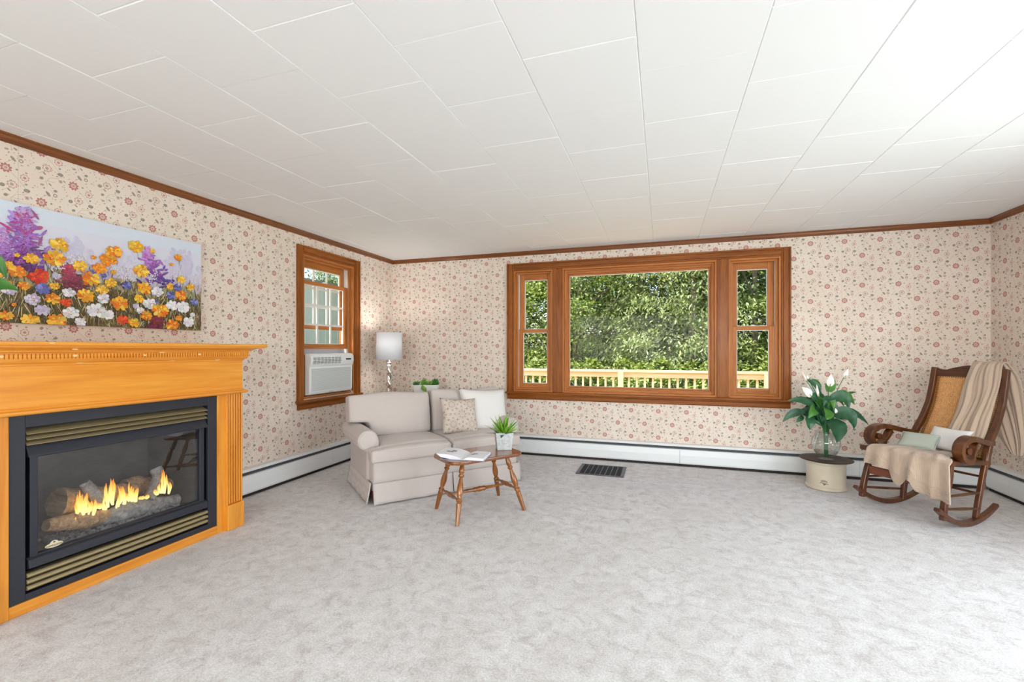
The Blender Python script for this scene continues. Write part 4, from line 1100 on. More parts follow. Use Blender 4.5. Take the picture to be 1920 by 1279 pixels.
# square concrete pot with a spiky succulent
def concrete():
    t = NT('patterned concrete'); o = t.obj(); f = t.noise(o, 40, 4, .7); vo = t.new('ShaderNodeTexVoronoi'); vo.feature = 'DISTANCE_TO_EDGE'; t.link(o, vo.inputs['Vector']); vo.inputs['Scale'].default_value = 80
    ln = t.m('LESS_THAN', vo.outputs['Distance'], .06)
    c = t.ramp(f, [(.3, (176,178,178)), (.6, (206,208,208)), (.8, (224,224,224))]); t.base(t.mix(t.m('MULTIPLY', ln, .38), c, rgb((140,142,146)))); t.rough(.9); t.bump(f, .3, .004); return t.mat
pa = math.atan2(-.94, .34) + PI/2 + .12
pot = thing('square_pot', 'grey square concrete pot on the right end of the bench table', 'plant pot', (-1.235, 3.525, TH_), pa)
b = MB(); 
def ring4(w, z): return [(-w,-w,z),(w,-w,z),(w,w,z),(-w,w,z)]
vs = ring4(.058,0)+ring4(.072,.142)+ring4(.064,.142)+ring4(.062,.120)
b.add(vs, [(3,2,1,0)] + [(4*k+i, 4*k+(i+1)%4, 4*k+4+(i+1)%4, 4*k+4+i) for k in range(3) for i in range(4)]); b.build('pot_body', concrete(), pot, bevel=.005)
M['soil'] = plain('dark soil', (52,44,38), .95, bump=.6, bscale=90)
MB().box((-.0615,-.0615,.110),(.0615,.0615,.122)).build('soil', M['soil'], pot)
def leafgreen(name, c0, c1, c2=None, rough=.45):
    t = NT(name); g = t.new('ShaderNodeTexCoord'); t.link
    f = t.noise(t.obj(), 14, 3); t.base(t.ramp(f, [(.3, c0), (.7, c1)])); t.rough(rough); t.p.inputs['Specular IOR Level'].default_value = .45
    return t.mat
M['succ'] = leafgreen('fresh succulent green', (88,150,30), (150,196,64)); M['succ2'] = leafgreen('dull succulent green', (70,98,66), (112,128,84))
suc = thing('spiky_succulent', 'bright green spiky plant growing in the square concrete pot', 'plant', (-1.235, 3.525, TH_+.120), pa)
r = random.Random(5)
for k in range(30):
    a = k*2.39996 + r.uniform(-.2,.2); el = math.radians(84-76*(k/29)**.75); L = r.uniform(.150,.190)*(.9 if k < 4 else 1.0); w = .034
    d = Vector((math.cos(a)*math.cos(el), math.sin(a)*math.cos(el), math.sin(el))); sd = d.cross(Vector((0,0,1))).normalized() if abs(d.z) < .99 else Vector((1,0,0)); nn = sd.cross(d)
    b = MB(); secs = []
    for i in range(7):
        s = i/6; c = d*(L*s) + Vector((0,0,-.035*s*s*(1-d.z))) + Vector((math.cos(a)*.012, math.sin(a)*.012, 0)); ww = w*.5*(.75+.9*s-1.65*s*s) if s < 1 else .0004
        secs.append((c-sd*ww, c-nn*ww*.35, c+sd*ww, c+nn*ww*.15))
    vs = [q for s_ in secs for q in s_]
    b.add(vs, [(4*i+j, 4*i+(j+1)%4, 4*i+4+(j+1)%4, 4*i+4+j) for i in range(6) for j in range(4)])
    b.build('leaf', M['succ'] if k < 22 else M['succ2'], suc, smooth=True)

# ================================================================== corner table, lamp, planter
M['side_wood'] = plain('brown side table', (120,76,44), .4, var=.15)
CTZ = .705
st = thing('corner_table', 'wooden corner table behind the loveseat under the lamp', 'table', (-2.92, 4.78, 0), SA)
MB().box((-.40,-.19,CTZ-.03),(.40,.19,CTZ)).build('table_top', M['side_wood'], st, bevel=.004)
for x in (-.36,.36):
    for y in (-.155,.155): MB().box((x-.022,y-.022,0),(x+.022,y+.022,CTZ-.03)).build('leg', M['side_wood'], st)
M['mercury'] = plain('silvered glass', (236,234,230), .06, metal=.95)
M['shade'] = None
def bulb_mat():
    t = NT('lit bulb'); t.p.inputs['Emission Color'].default_value = (1,.9,.74,1); t.p.inputs['Emission Strength'].default_value = 6; return t.mat
def shade_mat():
    t = NT('white lamp shade'); t.base((238,240,244)); t.rough(.8); tl = t.new('ShaderNodeBsdfTranslucent'); tl.inputs[0].default_value = (.9,.9,.9,1)
    mx = t.new('ShaderNodeMixShader'); mx.inputs[0].default_value = .10; t.link(t.p.outputs[0], mx.inputs[1]); t.link(tl.outputs[0], mx.inputs[2]); t.link(mx.outputs[0], t.out.inputs[0])
    t.bump(t.noise(t.obj((8,8,400)), 1, 1), .05, .001); return t.mat
lamp = thing('table_lamp', 'silver twisted table lamp with white drum shade behind the loveseat', 'lamp', (-3.10, 4.71, CTZ), 0)
MB().lathe([(.078,0),(.080,.012),(.070,.020),(.050,.026),(.030,.040),(.024,.052),(.028,.060)], (0,0,0), 32).build('lamp_base', M['mercury'], lamp, smooth=True, angle=50)
b = MB(); N = 24; K = 80
vs = []
for j in range(K+1):
    z = .058 + .320*j/K
    for i in range(N):
        a = 2*PI*i/N; rr = (.0265 if 3 < j < K-3 else .021)*(1 + .26*math.sin(2*a + j/K*2*PI*2.1))
        vs.append((rr*math.cos(a), rr*math.sin(a), z))
b.add(vs, [(j*N+i, j*N+(i+1)%N, (j+1)*N+(i+1)%N, (j+1)*N+i) for j in range(K) for i in range(N)]); b.build('twisted_stem', M['mercury'], lamp, smooth=True)
MB().lathe([(.020,.376),(.030,.384),(.032,.390),(.016,.398),(.014,.43),(.014,.47)], (0,0,0), 24).build('collar', M['mercury'], lamp, smooth=True, angle=50)
b = MB(); b.lathe([(.152,.430),(.146,.752)], (0,0,0), 48); sh = b.build('lamp_shade', shade_mat(), lamp, smooth=True, solid=.002)
sh.data.polygons  # open drum: drop the end caps
bm = bmesh.new(); bm.from_mesh(sh.data); bmesh.ops.delete(bm, geom=[f for f in bm.faces if len(f.verts) > 4], context='FACES_ONLY'); bm.to_mesh(sh.data); bm.free()
MB().lathe([(0,.470),(.014,.476),(.029,.515),(.030,.535),(.020,.560),(0,.568)], (0,0,0), 20).build('bulb', bulb_mat(), lamp, smooth=True)
bl_ = bpy.data.lights.new('lamp_bulb', 'POINT'); bl_.energy = 6.5; bl_.color = (1,.95,.88); bl_.shadow_soft_size = .09
o = bpy.data.objects.new('lamp_light', bl_); COL.objects.link(o); o.parent = lamp; o.location = (0,0,.66)
b = MB(); b.tube([(-.147,0,.742),(.147,0,.742)], .002, 6).tube([(0,-.147,.742),(0,.147,.742)], .002, 6).tube([(0,0,.46),(0,0,.76)], .003, 6); b.build('shade_spider', M['mercury'], lamp)

pl_ = thing('trough_planter', 'white ceramic trough planter behind the loveseat', 'planter', (-2.73, 4.93, CTZ), math.radians(22))
M['ceramic'] = plain('white textured ceramic', (240,240,238), .45, bump=.4, bscale=45)
b = MB(); secs = [(.132,.050,0),(.165,.066,.115),(.168,.068,.122),(.158,.058,.122),(.150,.052,.090)]
vs = []; n = None
for hx, hy, z in secs:
    q = rrect(2*hx, 2*hy, hy*.6, 5); n = len(q); vs += [(x, y, z) for x, y in q]
b.add(vs, [tuple(range(n-1,-1,-1))] + [(k*n+i, k*n+(i+1)%n, (k+1)*n+(i+1)%n, (k+1)*n+i) for k in range(4) for i in range(n)] + [tuple(4*n+i for i in range(n))])
b.build('planter_body', M['ceramic'], pl_, smooth=True, angle=40)
M['plump'] = leafgreen('plump succulent green', (84,140,40), (150,190,84)); M['plump2'] = leafgreen('deep succulent green', (52,104,40), (96,150,66))
def plump(parent, base, d, L, w, mat):
    d = Vector(d).normalized(); b = MB(); b.tube([Vector(base)+d*(L*k/6)+Vector((0,0,-.25*L*(k/6)**2*(1-d.z))) for k in range(7)], [w*q for q in (.35,.8,1,1,.85,.5,.06)], 8); b.build('leaf', mat, parent, smooth=True)
for i, (x, lab, m_, n_) in enumerate([(-.115,'green rosette succulent at the left end of the white planter','plump2',16), (-.02,'pale trailing succulent in the middle of the white planter','plump',18), (.05,'small green succulent right of the middle of the white planter','plump',12), (.115,'dark rosette succulent at the right end of the white planter','plump2',18)]):
    pp = Matrix.Translation(pl_.location) @ Matrix.Rotation(math.radians(22), 4, 'Z') @ Vector((x, 0, .085))
    s_ = thing('succulent', lab, 'plant', pp, math.radians(22), 'succulents in the white planter'); r = random.Random(30+i)
    for k in range(n_):
        a = k*2.4; el = math.radians(80-60*k/n_); hh = .03 + (.035 if i in (1,3) else .012)*(1-k/n_)
        plump(s_, (math.cos(a)*.012, math.sin(a)*.012, hh), (math.cos(a)*math.cos(el), math.sin(a)*math.cos(el), math.sin(el)), r.uniform(.04,.062), .0105, M[m_])
    if i == 1:
        for k in range(5): plump(s_, (-.01+.008*k, -.062, .040-.008*k), (.3*(k-2)*.4, -.55, -.75), .05, .0095, M['plump'])
# ================================================================== rocking chair
RK = ((48,22,10), (80,40,16), (116,66,26))
M['rock'] = wood('dark varnished rocker wood', *RK, 'Z', scale=.45, rough=.32, coat=.2)
M['rock_x'] = wood('dark varnished rocker wood across', *RK, 'X', scale=.45, rough=.32, coat=.2)
RO = Vector((1.871, 4.265, 0)); RA = math.radians(125.32)
RM = Matrix.Translation(RO) @ Matrix.Rotation(RA, 4, 'Z')
ch = thing('rocking_chair', 'dark wood rocking chair with cane back and scrolled arms', 'chair', RO, RA)
HWD = .2515
def rz_(s): return (s+.07)**2/(2*(.48 if s > -.07 else .66))
rock_path = [(s, rz_(s)+.019) for s in [(.300-.715*k/20) for k in range(21)]]
post = crom([(-.270,.40),(-.298,.50),(-.332,.585),(-.402,.680),(-.478,.816),(-.520,.955),(-.540,1.05),(-.553,1.105)], 6)
arm = crom([(-.335,.572),(-.26,.578),(-.18,.594),(-.09,.616),(-.01,.629),(.055,.620),(.105,.588),(.118,.545),(.098,.503),(.058,.478),(.012,.478),(-.024,.502)], 7)
inner = crom([(-.024,.502),(-.06,.545),(-.075,.572),(-.095,.585)], 5)
curl = [(.040+.024*math.cos(a), .548+.026*math.sin(a)) for a in [2*PI*k/16 for k in range(16)]]
srail = crom([(.205,.468),(.10,.462),(-.10,.446),(-.30,.428)], 5)
for s in (1, -1):
    x0, x1 = s*HWD-.019, s*HWD+.019
    MB().ribbon(rock_path, x0, x1, [.026+.012*math.sin(PI*k/20) for k in range(21)]).build('rocker', M['rock'], ch, bevel=.005)
    MB().ribbon(crom([(.232,.075),(.222,.16),(.190,.27),(.158,.37),(.150,.462)], 5), x0+.002, x1-.002, [.040-.004*k/20 for k in range(21)]).build('front_leg', M['rock'], ch, bevel=.008, seg=3)
    MB().ribbon(crom([(-.175,.02),(-.192,.12),(-.225,.26),(-.262,.40),(-.300,.51)], 5), x0+.003, x1-.003, .040).build('rear_leg', M['rock'], ch, bevel=.008, seg=3)
    MB().ribbon(post, x0-.002, x1+.002, [.040]*len(post)).build('back_post', M['rock'], ch, bevel=.012, seg=3)
    b = MB(); b.ribbon(arm, s*(HWD+.004)-.031, s*(HWD+.004)+.031, [.034+.006*math.sin(k*.05) for k in range(len(arm))])
    a_ = b.build('arm', M['rock'], ch, bevel=.007, seg=2)
    MB().ribbon(inner, s*(HWD+.004)-.024, s*(HWD+.004)+.024, [.022+.014*k/(len(inner)-1) for k in range(len(inner))]).build('scroll_brace', M['rock'], a_, bevel=.005)
    MB().prism(curl, (s*(HWD+.004)-.030,0,0), (0,1,0), (0,0,1), (.060,0,0)).build('scroll_eye', M['rock'], a_, bevel=.005)
    MB().ribbon([(.066,.532),(.10,.512)], s*(HWD+.004)-.02, s*(HWD+.004)+.02, .016).build('scroll_link', M['rock'], a_, bevel=.003)
    b = MB(); b.ribbon(srail, x0-.004, x1+.004, [.034]*len(srail)); b.build('side_rail', M['rock'], ch, bevel=.008, seg=3)
    for z0, z1 in ((.235,.220),(.150,.105)):
        MB().turned((s*HWD,.205-.03*(z0>.2),z0),(s*HWD,-.205,z1), [(0,.008),(.5,.0105),(1,.008)], 10).build('side_stretcher', M['rock'], ch, smooth=True, angle=50)
b = MB(); b.tube([(-HWD-.02,.208,.468),(HWD+.02,.208,.468)], .021, 16); b.build('front_seat_rail', M['rock_x'], ch, smooth=True, angle=50)
M['red_rail'] = wood('reddish front rail', (92,40,18), (128,62,30), (160,84,44), 'X', scale=.5, rough=.3, coat=.5)
b = MB(); b.box((-HWD,.165,.262),(HWD,.187,.326)); b.build('front_rail', M['red_rail'], ch, bevel=.006)
MB().box((-HWD,-.315,.405),(HWD,-.285,.450)).build('rear_seat_rail', M['rock_x'], ch, bevel=.006)
for z, y in ((.21,-.212),(.33,-.244)): MB().turned((-HWD,y,z),(HWD,y,z), [(0,.008),(.5,.010),(1,.008)], 10).build('rear_stretcher', M['rock_x'], ch, smooth=True, angle=50)
# wavy crest rail
b = MB(); n = 28; lo = []; hi = []
for k in range(n+1):
    u = 2*k/n-1; x = u*(HWD-.012); top = 1.098 + .030*math.exp(-(u/.42)**2) - .012*math.exp(-((abs(u)-.72)/.15)**2); hi.append((x, top)); lo.append((x, 1.035))
vs = []; fs = []
for y in (.013,-.013):
    vs += [(x, -.545 - (z-1.04)*.22 + y, z) for x, z in lo] + [(x, -.545 - (z-1.04)*.22 + y, z) for x, z in hi]
m_ = n+1
for k in range(n):
    fs += [(k,k+1,m_+k+1,m_+k), (2*m_+k,3*m_+k,3*m_+k+1,2*m_+k+1), (m_+k,m_+k+1,3*m_+k+1,3*m_+k), (k,2*m_+k,2*m_+k+1,k+1)]
fs += [(0,m_,3*m_,2*m_), (n,2*m_+n,3*m_+n,m_+n)]
b.add(vs, fs); b.build('crest_rail', M['rock_x'], ch, bevel=.006)
MB().box((-HWD,-.345,.430),(HWD,-.322,.470)).build('lower_back_rail', M['rock_x'], ch, bevel=.005)
# caned back and seat
def cane_mat():
    t = NT('woven cane'); uv = t.new('ShaderNodeUVMap'); sp = t.new('ShaderNodeSeparateXYZ'); t.link(uv.outputs[0], sp.inputs[0])
    U, V = sp.outputs[0], sp.outputs[1]           # metres, from the middle of the panel
    k = PI/.0125
    a = t.m('SINE', t.m('MULTIPLY', U, k)); b_ = t.m('SINE', t.m('MULTIPLY', V, k)); c_ = t.m('SINE', t.m('MULTIPLY', t.m('ADD', U, V), k/1.0)); d_ = t.m('SINE', t.m('MULTIPLY', t.m('SUBTRACT', U, V), k/1.0))
    w = t.m('MULTIPLY', t.m('MULTIPLY', a, b_), t.m('MULTIPLY', c_, d_)); hole = t.m('GREATER_THAN', t.m('ABSOLUTE', t.m('MULTIPLY', a, b_)), .82)
    nz = t.noise(t.obj(), 26, 3); hole = t.m('MULTIPLY', hole, t.m('GREATER_THAN', nz, .50))
    col = t.ramp(t.noise(t.obj((90,30,30)), 2, 3), [(.3, (190,132,76)), (.7, (220,164,106))])
    col = t.mix(t.m('MULTIPLY', hole, .75), col, rgb((74,36,16)))
    # binding and the row of pegged holes inside it
    eu = t.m('SUBTRACT', .205, t.m('ABSOLUTE', U)); ev = t.m('SUBTRACT', .318, t.m('ABSOLUTE', V)); e = t.m('MINIMUM', eu, ev)
    row = t.m('MULTIPLY', t.m('GREATER_THAN', e, .013), t.m('LESS_THAN', e, .021))
    along = t.new('ShaderNodeMix'); t.inp(along.inputs[0], t.m('LESS_THAN', eu, ev)); t.link(U, along.inputs[2]); t.link(V, along.inputs[3])
    dots = t.m('GREATER_THAN', t.m('SINE', t.m('MULTIPLY', along.outputs[0], 2*PI/.0145)), .1)
    col = t.mix(t.m('MULTIPLY', t.m('MULTIPLY', row, dots), .85), col, rgb((48,22,8)))
    col = t.mix(t.m('LESS_THAN', e, .007), col, rgb((206,148,58)))
    t.base(col); t.rough(.5); t.bump(w, .35, .003); return t.mat
M['cane'] = cane_mat()
prof_b = crom([(-.310,.452),(-.350,.556),(-.415,.672),(-.484,.808),(-.524,.945),(-.545,1.045)], 6)
def sheet(name, path, xw, mat, parent, nx=10, th=.004):
    ln = [0]
    for p, q in zip(path, path[1:]): ln.append(ln[-1] + math.hypot(q[0]-p[0], q[1]-p[1]))
    b = MB(); k = len(path)
    vs = [(-xw + 2*xw*i/nx, p[0], p[1]) for p in path for i in range(nx+1)]
    b.add(vs, [(j*(nx+1)+i, j*(nx+1)+i+1, (j+1)*(nx+1)+i+1, (j+1)*(nx+1)+i) for j in range(k-1) for i in range(nx)])
    o = b.build(name, mat, parent, smooth=True, fix=False, solid=th); uv = o.data.uv_layers.new(name='UVMap')
    for lp in o.data.loops:
        j, i = divmod(lp.vertex_index, nx+1); uv.data[lp.index].uv = (-.205 + .41*i/nx, (ln[j]/ln[-1]-.5)*.636)
    return o
sheet('cane_back', prof_b, HWD-.020, M['cane'], ch)
sheet('cane_seat', [(.205,.474),(.10,.474),(-.10,.458),(-.30,.440)], HWD-.020, M['cane'], ch)

# the chair is a little wider at the front than at the back; its arms flare outwards
def flare():
    seen = set()
    for o in list(COL.objects):
        q = o
        while q.parent is not None: q = q.parent
        if q is not ch or o.type != 'MESH' or o.data.name in seen: continue
        seen.add(o.data.name); isarm = o.name.startswith(('arm', 'scroll'))
        for v in o.data.vertices:
            x, y, z = v.co; x *= 1 + .228*(y+.1)
            if isarm: x += (1 if x > 0 else -1)*.028*max(0, min(1, (y+.30)/.28))
            if o.name.startswith('rear_leg') and z < .4: x -= (1 if x > 0 else -1)*.012*(.4-z)/.4
            v.co.x = x
flare()
# knitted throw over the back, the seat and the front edge
def knit():
    t = NT('cable knit'); uv = t.new('ShaderNodeUVMap'); sp = t.new('ShaderNodeSeparateXYZ'); t.link(uv.outputs[0], sp.inputs[0])
    U, V = sp.outputs[0], sp.outputs[1]
    st = t.m('SINE', t.m('MULTIPLY', t.m('ADD', U, t.m('MULTIPLY', t.m('ABSOLUTE', t.m('SINE', t.m('MULTIPLY', V, 500.0))), .0015)), 900.0))
    rib = t.m('MULTIPLY', t.m('SINE', t.m('MULTIPLY', V, 640.0)), t.m('LESS_THAN', V, .085))
    cab = t.m('SINE', t.m('ADD', t.m('MULTIPLY', U, 110.0), t.m('MULTIPLY', t.m('SINE', t.m('MULTIPLY', V, 75.0)), 1.2)))
    h = t.m('ADD', t.m('MULTIPLY', st, .25), t.m('ADD', t.m('MULTIPLY', rib, .7), t.m('MULTIPLY', cab, .6)))
    t.base(t.mix(t.m('MULTIPLY_ADD', h, .06, .15, clamp=True), rgb((200,177,156)), rgb((166,142,122)))); t.rough(.95); t.p.inputs['Sheen Weight'].default_value = .3; t.p.inputs['Specular IOR Level'].default_value = .1
    t.bump(h, .6, .004); return t.mat
M['knit'] = knit()
thr = thing('knitted_throw', 'beige cable knit throw draped over the back and seat of the rocking chair', 'blanket', RO, RA)
stn = [  # s, z, x at image-right edge, x at image-left edge, fold depth
 (-.640,.455,-.262,-.215,.008),(-.645,.60,-.285,-.13,.014),(-.640,.80,-.285,-.06,.014),(-.622,.98,-.270,-.02,.012),(-.602,1.09,-.245,-.02,.010),(-.576,1.152,-.225,-.025,.008),
 (-.538,1.135,-.212,-.020,.009),(-.512,1.04,-.208,-.005,.011),(-.490,.93,-.206,.005,.013),(-.450,.82,-.205,.012,.014),(-.383,.70,-.203,.020,.015),(-.315,.575,-.200,.03,.015),(-.262,.505,-.198,.045,.012),
 (-.19,.484,-.205,.08,.008),(-.08,.486,-.212,.13,.006),(.05,.496,-.226,.17,.006),(.16,.502,-.270,.205,.006),(.212,.503,-.310,.220,.006),(.238,.488,-.318,.224,.008)]
path = crom(stn, 5); npth = len(path); nu = 72
def hang(t):                        # t = 0 image-left .. 1 image-right
    P_ = [(0,.115),(.15,.120),(.30,.135),(.42,.235),(.50,.170),(.60,.175),(.66,.245),(.80,.262),(1,.270)]
    for (a, h0), (c, h1) in zip(P_, P_[1:]):
        if t <= c: 
            f = (t-a)/(c-a); f = f*f*(3-2*f); return h0+(h1-h0)*f
    return .27
nh = 22; vs = []; uvs = []; vl = 0
for j in range(npth + nh):
    for i in range(nu+1):
        t_ = i/nu
        if j < npth:
            s, z, xr, xl, fd = path[j]
            p, q = path[max(0, j-1)], path[min(npth-1, j+1)]; d = Vector((q[0]-p[0], q[1]-p[1])).normalized(); nn = Vector((-d.y, d.x))
            f = fd*(math.sin(t_*27+j*.05+1.2*math.sin(j*.06))*.55 + math.sin(t_*13+1-j*.04)*.55 + .3*math.sin(t_*49+j*.11)) + fd*.6; f *= .72 if j < 60 else 1
            x = xl+(xr-xl)*t_ + .006*math.sin(j*.35+t_*5); y = s; zz = z
            off = nn*(f if j < 24 else f)
            vs.append((x, y-off.x*(-1 if j < 0 else -1), zz+off.y)); uvs.append((t_*.5, .10+.012*(npth-j)))
        else:
            k = (j-npth+1)/nh; h = hang(t_); fl = .006+.018*k
            x = .224 + (-.318-.224)*t_ + .012*math.sin(t_*23)*k - .02*k*(t_-.5)
            y = .246 + .012*k + fl*(math.sin(t_*31+2)*.6 + math.sin(t_*13)*.6) ; zz = .478 - h*k
            vs.append((x, y, zz)); uvs.append((t_*.5, h*(1-k)+.002))
b = MB(); R_ = npth+nh
b.add(vs, [(j*(nu+1)+i, j*(nu+1)+i+1, (j+1)*(nu+1)+i+1, (j+1)*(nu+1)+i) for j in range(R_-1) for i in range(nu)])
o = b.build('knitted_cloth', M['knit'], thr, smooth=True, fix=False, solid=.007); uv = o.data.uv_layers.new(name='UVMap')
for lp in o.data.loops: uv.data[lp.index].uv = uvs[lp.vertex_index]

M['sage'] = plain('sage green cloth', (178,184,172), .9, bump=.15, bscale=240)
Mx = RM @ Matrix.Translation((-.065,-.175,.575)) @ Matrix.Rotation(math.radians(-6), 4, 'Z') @ Matrix.Rotation(math.radians(38), 4, 'X') @ Matrix.Rotation(PI, 4, 'Z')
pillow('small_pillow', 'small white pillow on the rocking chair seat behind the sage one', M['white_cloth'], .27, .20, .055, Mx, group='pillows on the rocking chair')
Mx = RM @ Matrix.Translation((.060,-.070,.545)) @ Matrix.Rotation(math.radians(14), 4, 'Z') @ Matrix.Rotation(math.radians(55), 4, 'X') @ Matrix.Rotation(PI, 4, 'Z')
pillow('small_pillow', 'small sage green piped pillow lying on the rocking chair seat', M['sage'], .235, .17, .060, Mx, group='pillows on the rocking chair', seam=.0035)

# ================================================================== crock, tray, vase, peace lily
CC = Vector((1.415, 4.83, 0))
def stoneware():
    t = NT('cream stoneware'); f = t.noise(t.obj(), 6, 3); t.base(t.ramp(f, [(.3, (206,192,168)), (.7, (220,208,186))])); t.rough(.32); t.p.inputs['Coat Weight'].default_value = .4; return t.mat
M['crock'] = stoneware()
ck = thing('stoneware_crock', 'cream stoneware crock with dark printed emblem standing before the heater', 'crock', CC, TH)
MB().lathe([(.150,0),(.160,.006),(.160,.026),(.152,.034),(.152,.225),(.157,.232),(.157,.246),(.146,.246),(.144,.05)], (0,0,0), 48).build('crock_body', M['crock'], ck, smooth=True, angle=35)
b = MB(); r = random.Random(8)
def ck_pt(u, z, r_=.1533):
    a = -PI/2 - .60 + u/.152; return Vector((r_*math.cos(a), r_*math.sin(a), z))
def stroke(pts, w=.0016): 
    q = crom(pts, 5); b.tube([ck_pt(u-.012, z+.080) for u, z in q], w, 5)
stroke([(-.026,.004),(-.018,.012),(.0,.016),(.018,.010),(.022,.002)]); stroke([(-.022,-.002),(-.006,.006),(.010,.005),(.022,-.004)]); stroke([(-.034,-.014),(-.018,-.006),(-.008,-.012),(.004,-.007),(.016,-.014),(.032,-.014)])
stroke([(-.010,-.012),(.0,-.026),(.010,-.014)]); stroke([(-.014,.008),(-.004,.001),(.008,.009)]); stroke([(-.004,-.010),(.002,-.020),(.008,-.012)])
b.build('printed_emblem', plain('printed emblem', (82,68,54), .6), ck)
M['tray'] = plain('dark bronze tray', (66,52,46), .45, metal=.3, var=.15)
tr = thing('round_tray', 'dark round tray resting on top of the crock', 'tray', CC + Vector((0,0,.246)), TH)
MB().lathe([(.10,0),(.150,.002),(.205,.012),(.209,.016),(.204,.019),(.150,.009),(.0,.007)], (0,0,0), 48).build('tray_dish', M['tray'], tr, smooth=True, angle=50)
def vase_glass():
    t = NT('clear vase glass'); t.n.remove(t.p); tr_ = t.new('ShaderNodeBsdfTransparent'); tr_.inputs[0].default_value = (.95,.97,.96,1); gl = t.new('ShaderNodeBsdfGlossy'); gl.inputs['Roughness'].default_value = .02
    lw = t.new('ShaderNodeLayerWeight'); lw.inputs[0].default_value = .35; mx = t.new('ShaderNodeMixShader'); t.link(t.m('MULTIPLY_ADD', lw.outputs['Facing'], .55, .05, clamp=True), mx.inputs[0]); t.link(tr_.outputs[0], mx.inputs[1]); t.link(gl.outputs[0], mx.inputs[2]); t.link(mx.outputs[0], t.out.inputs[0]); return t.mat
vz = .246+.009
va = thing('glass_vase', 'clear glass vase holding the white flowered plant on the dark tray', 'vase', CC + Vector((0,0,vz)), TH)
MB().lathe([(.0,.0),(.060,0),(.066,.008),(.060,.016),(.072,.040),(.100,.085),(.116,.135),(.112,.180),(.088,.225),(.080,.245),(.086,.256),(.083,.256),(.077,.245),(.085,.224),(.109,.180),(.113,.135),(.097,.086),(.068,.042),(.050,.020),(.0,.018)], (0,0,0), 40).build('vase_body', vase_glass(), va, smooth=True)
K_ = 4.16/853.33
def lp(zx, zy, d=0.0):              # zoom point (7.105 px, origin 1460,680) -> local right, depth, height
    return Vector(((1460+zx/7.105-1545.0)*K_*(1+d/4.2), d, (CAMH-(680+zy/7.105-655.5)*K_*(1+d/4.2))))
li = thing('peace_lily', 'peace lily with dark green leaves and white blooms in the glass vase', 'plant', CC, TH)
ox = lp(610, 700).x
M['lily'] = leafgreen('dark lily leaf', (34,76,54), (56,104,68), rough=.38); M['lily2'] = leafgreen('bright lily leaf', (52,110,40), (88,144,56), rough=.38); M['lily3'] = leafgreen('young lily leaf', (100,146,50), (142,176,82)); M['spathe'] = plain('white spathe', (240,240,232), .55); M['stem'] = plain('green stem', (52,112,62), .45)
def blade(p0, p1, p2, w, mat, nm='leaf', cup=.25, face=None, prof_=None, n=12):
    """leaf along the curve p0-p1-p2, folded a little along its midrib"""
    b = MB(); pts = []
    for i in range(n+1):
        t_ = i/n; pts.append(p0*((1-t_)**2) + (p1*2-(p0+p2)*.5)*(2*t_*(1-t_)) + p2*t_*t_)
    view = Vector((0,-1,.35)) if face is None else face
    vs = []
    for i, q in enumerate(pts):
        t_ = i/n; tg = (pts[min(n, i+1)]-pts[max(0, i-1)]).normalized(); sd = tg.cross(view)
        if sd.length < .05: sd = tg.cross(Vector((1,0,.2)))
        sd.normalize(); nn = sd.cross(tg).normalized()
        if nn.dot(view) < 0: nn = -nn
        ww = w*.5*(math.sin(PI*min(1, t_**.72*.985+.015))**.9)
        wav = .06*w*math.sin(i*1.9)
        for k, u in enumerate((-1,-.5,0,.5,1)): vs.append(q + sd*(u*ww) + nn*(abs(u)*ww*cup + wav*abs(u)*.5))
    b.add(vs, [(i*5+k, i*5+k+1, (i+1)*5+k+1, (i+1)*5+k) for i in range(n) for k in range(4)])
    return b.build(nm, mat, li if nm != 'mantel_leaf' else None, smooth=True, fix=False)
px_ = 1/7.105*K_
L_, L2, L3 = M['lily'], M['lily2'], M['lily3']
leaves = [((450,600),(270,500),(65,512),95,L_,-.02),((430,615),(335,640),(250,740),115,L2,-.10),((340,665),(190,675),(60,795),95,L_,.03),((380,690),(310,780),(296,895),125,L_,-.08),((300,715),(215,750),(165,795),60,L_,-.04),
 ((555,600),(490,680),(440,758),125,L2,-.14),((490,500),(440,450),(395,470),95,L_,.0),((545,385),(470,275),(365,228),75,L_,.03),((565,340),(530,255),(515,212),85,L2,.08),((620,385),(690,300),(748,222),115,L2,.02),
 ((630,470),(760,470),(805,625),140,L_,-.08),((700,440),(850,445),(958,558),125,L2,-.02),((880,438),(980,402),(1088,393),34,L_,.06),((800,650),(985,672),(1178,835),85,L_,.0),((640,690),(780,700),(832,885),175,L_,-.12),
 ((610,765),(630,880),(602,1065),215,L_,-.12),((735,855),(800,880),(832,982),62,L3,-.02),((350,745),(430,790),(505,860),40,L_,-.05),
 ((600,620),(560,520),(540,420),130,L2,.04),((620,640),(680,560),(700,500),150,L_,.06),((590,700),(520,640),(470,560),150,L_,.05),((620,720),(740,640),(800,600),150,L_,.08),((600,740),(500,720),(420,700),150,L_,.06),((600,560),(600,450),(610,360),110,L_,.08),((640,640),(700,600),(760,560),140,L_,.12),((590,690),(450,660),(350,650),130,L_,.10),((600,780),(680,760),(760,700),120,L_,.04),((580,790),(540,760),(480,690),120,L_,.0)]
r = random.Random(17)
for k in range(12):
    a = k*2.4; d = .12*math.sin(a); x1 = 610 + 190*math.cos(a)*r.uniform(.6,1); y1 = r.uniform(480,700)
    leaves.append(((610,720),(610+(x1-610)*.6, y1-50),(x1+(x1-610)*.45, y1+r.uniform(20,110)),r.uniform(80,125),(L_,L_,L2)[k % 3],d+.05))
for p0, p1, p2, w, m_, d in leaves:
    blade(lp(*p0, d*.3), lp(*p1, d), lp(*p2, d*1.15), w*px_*1.12, m_)
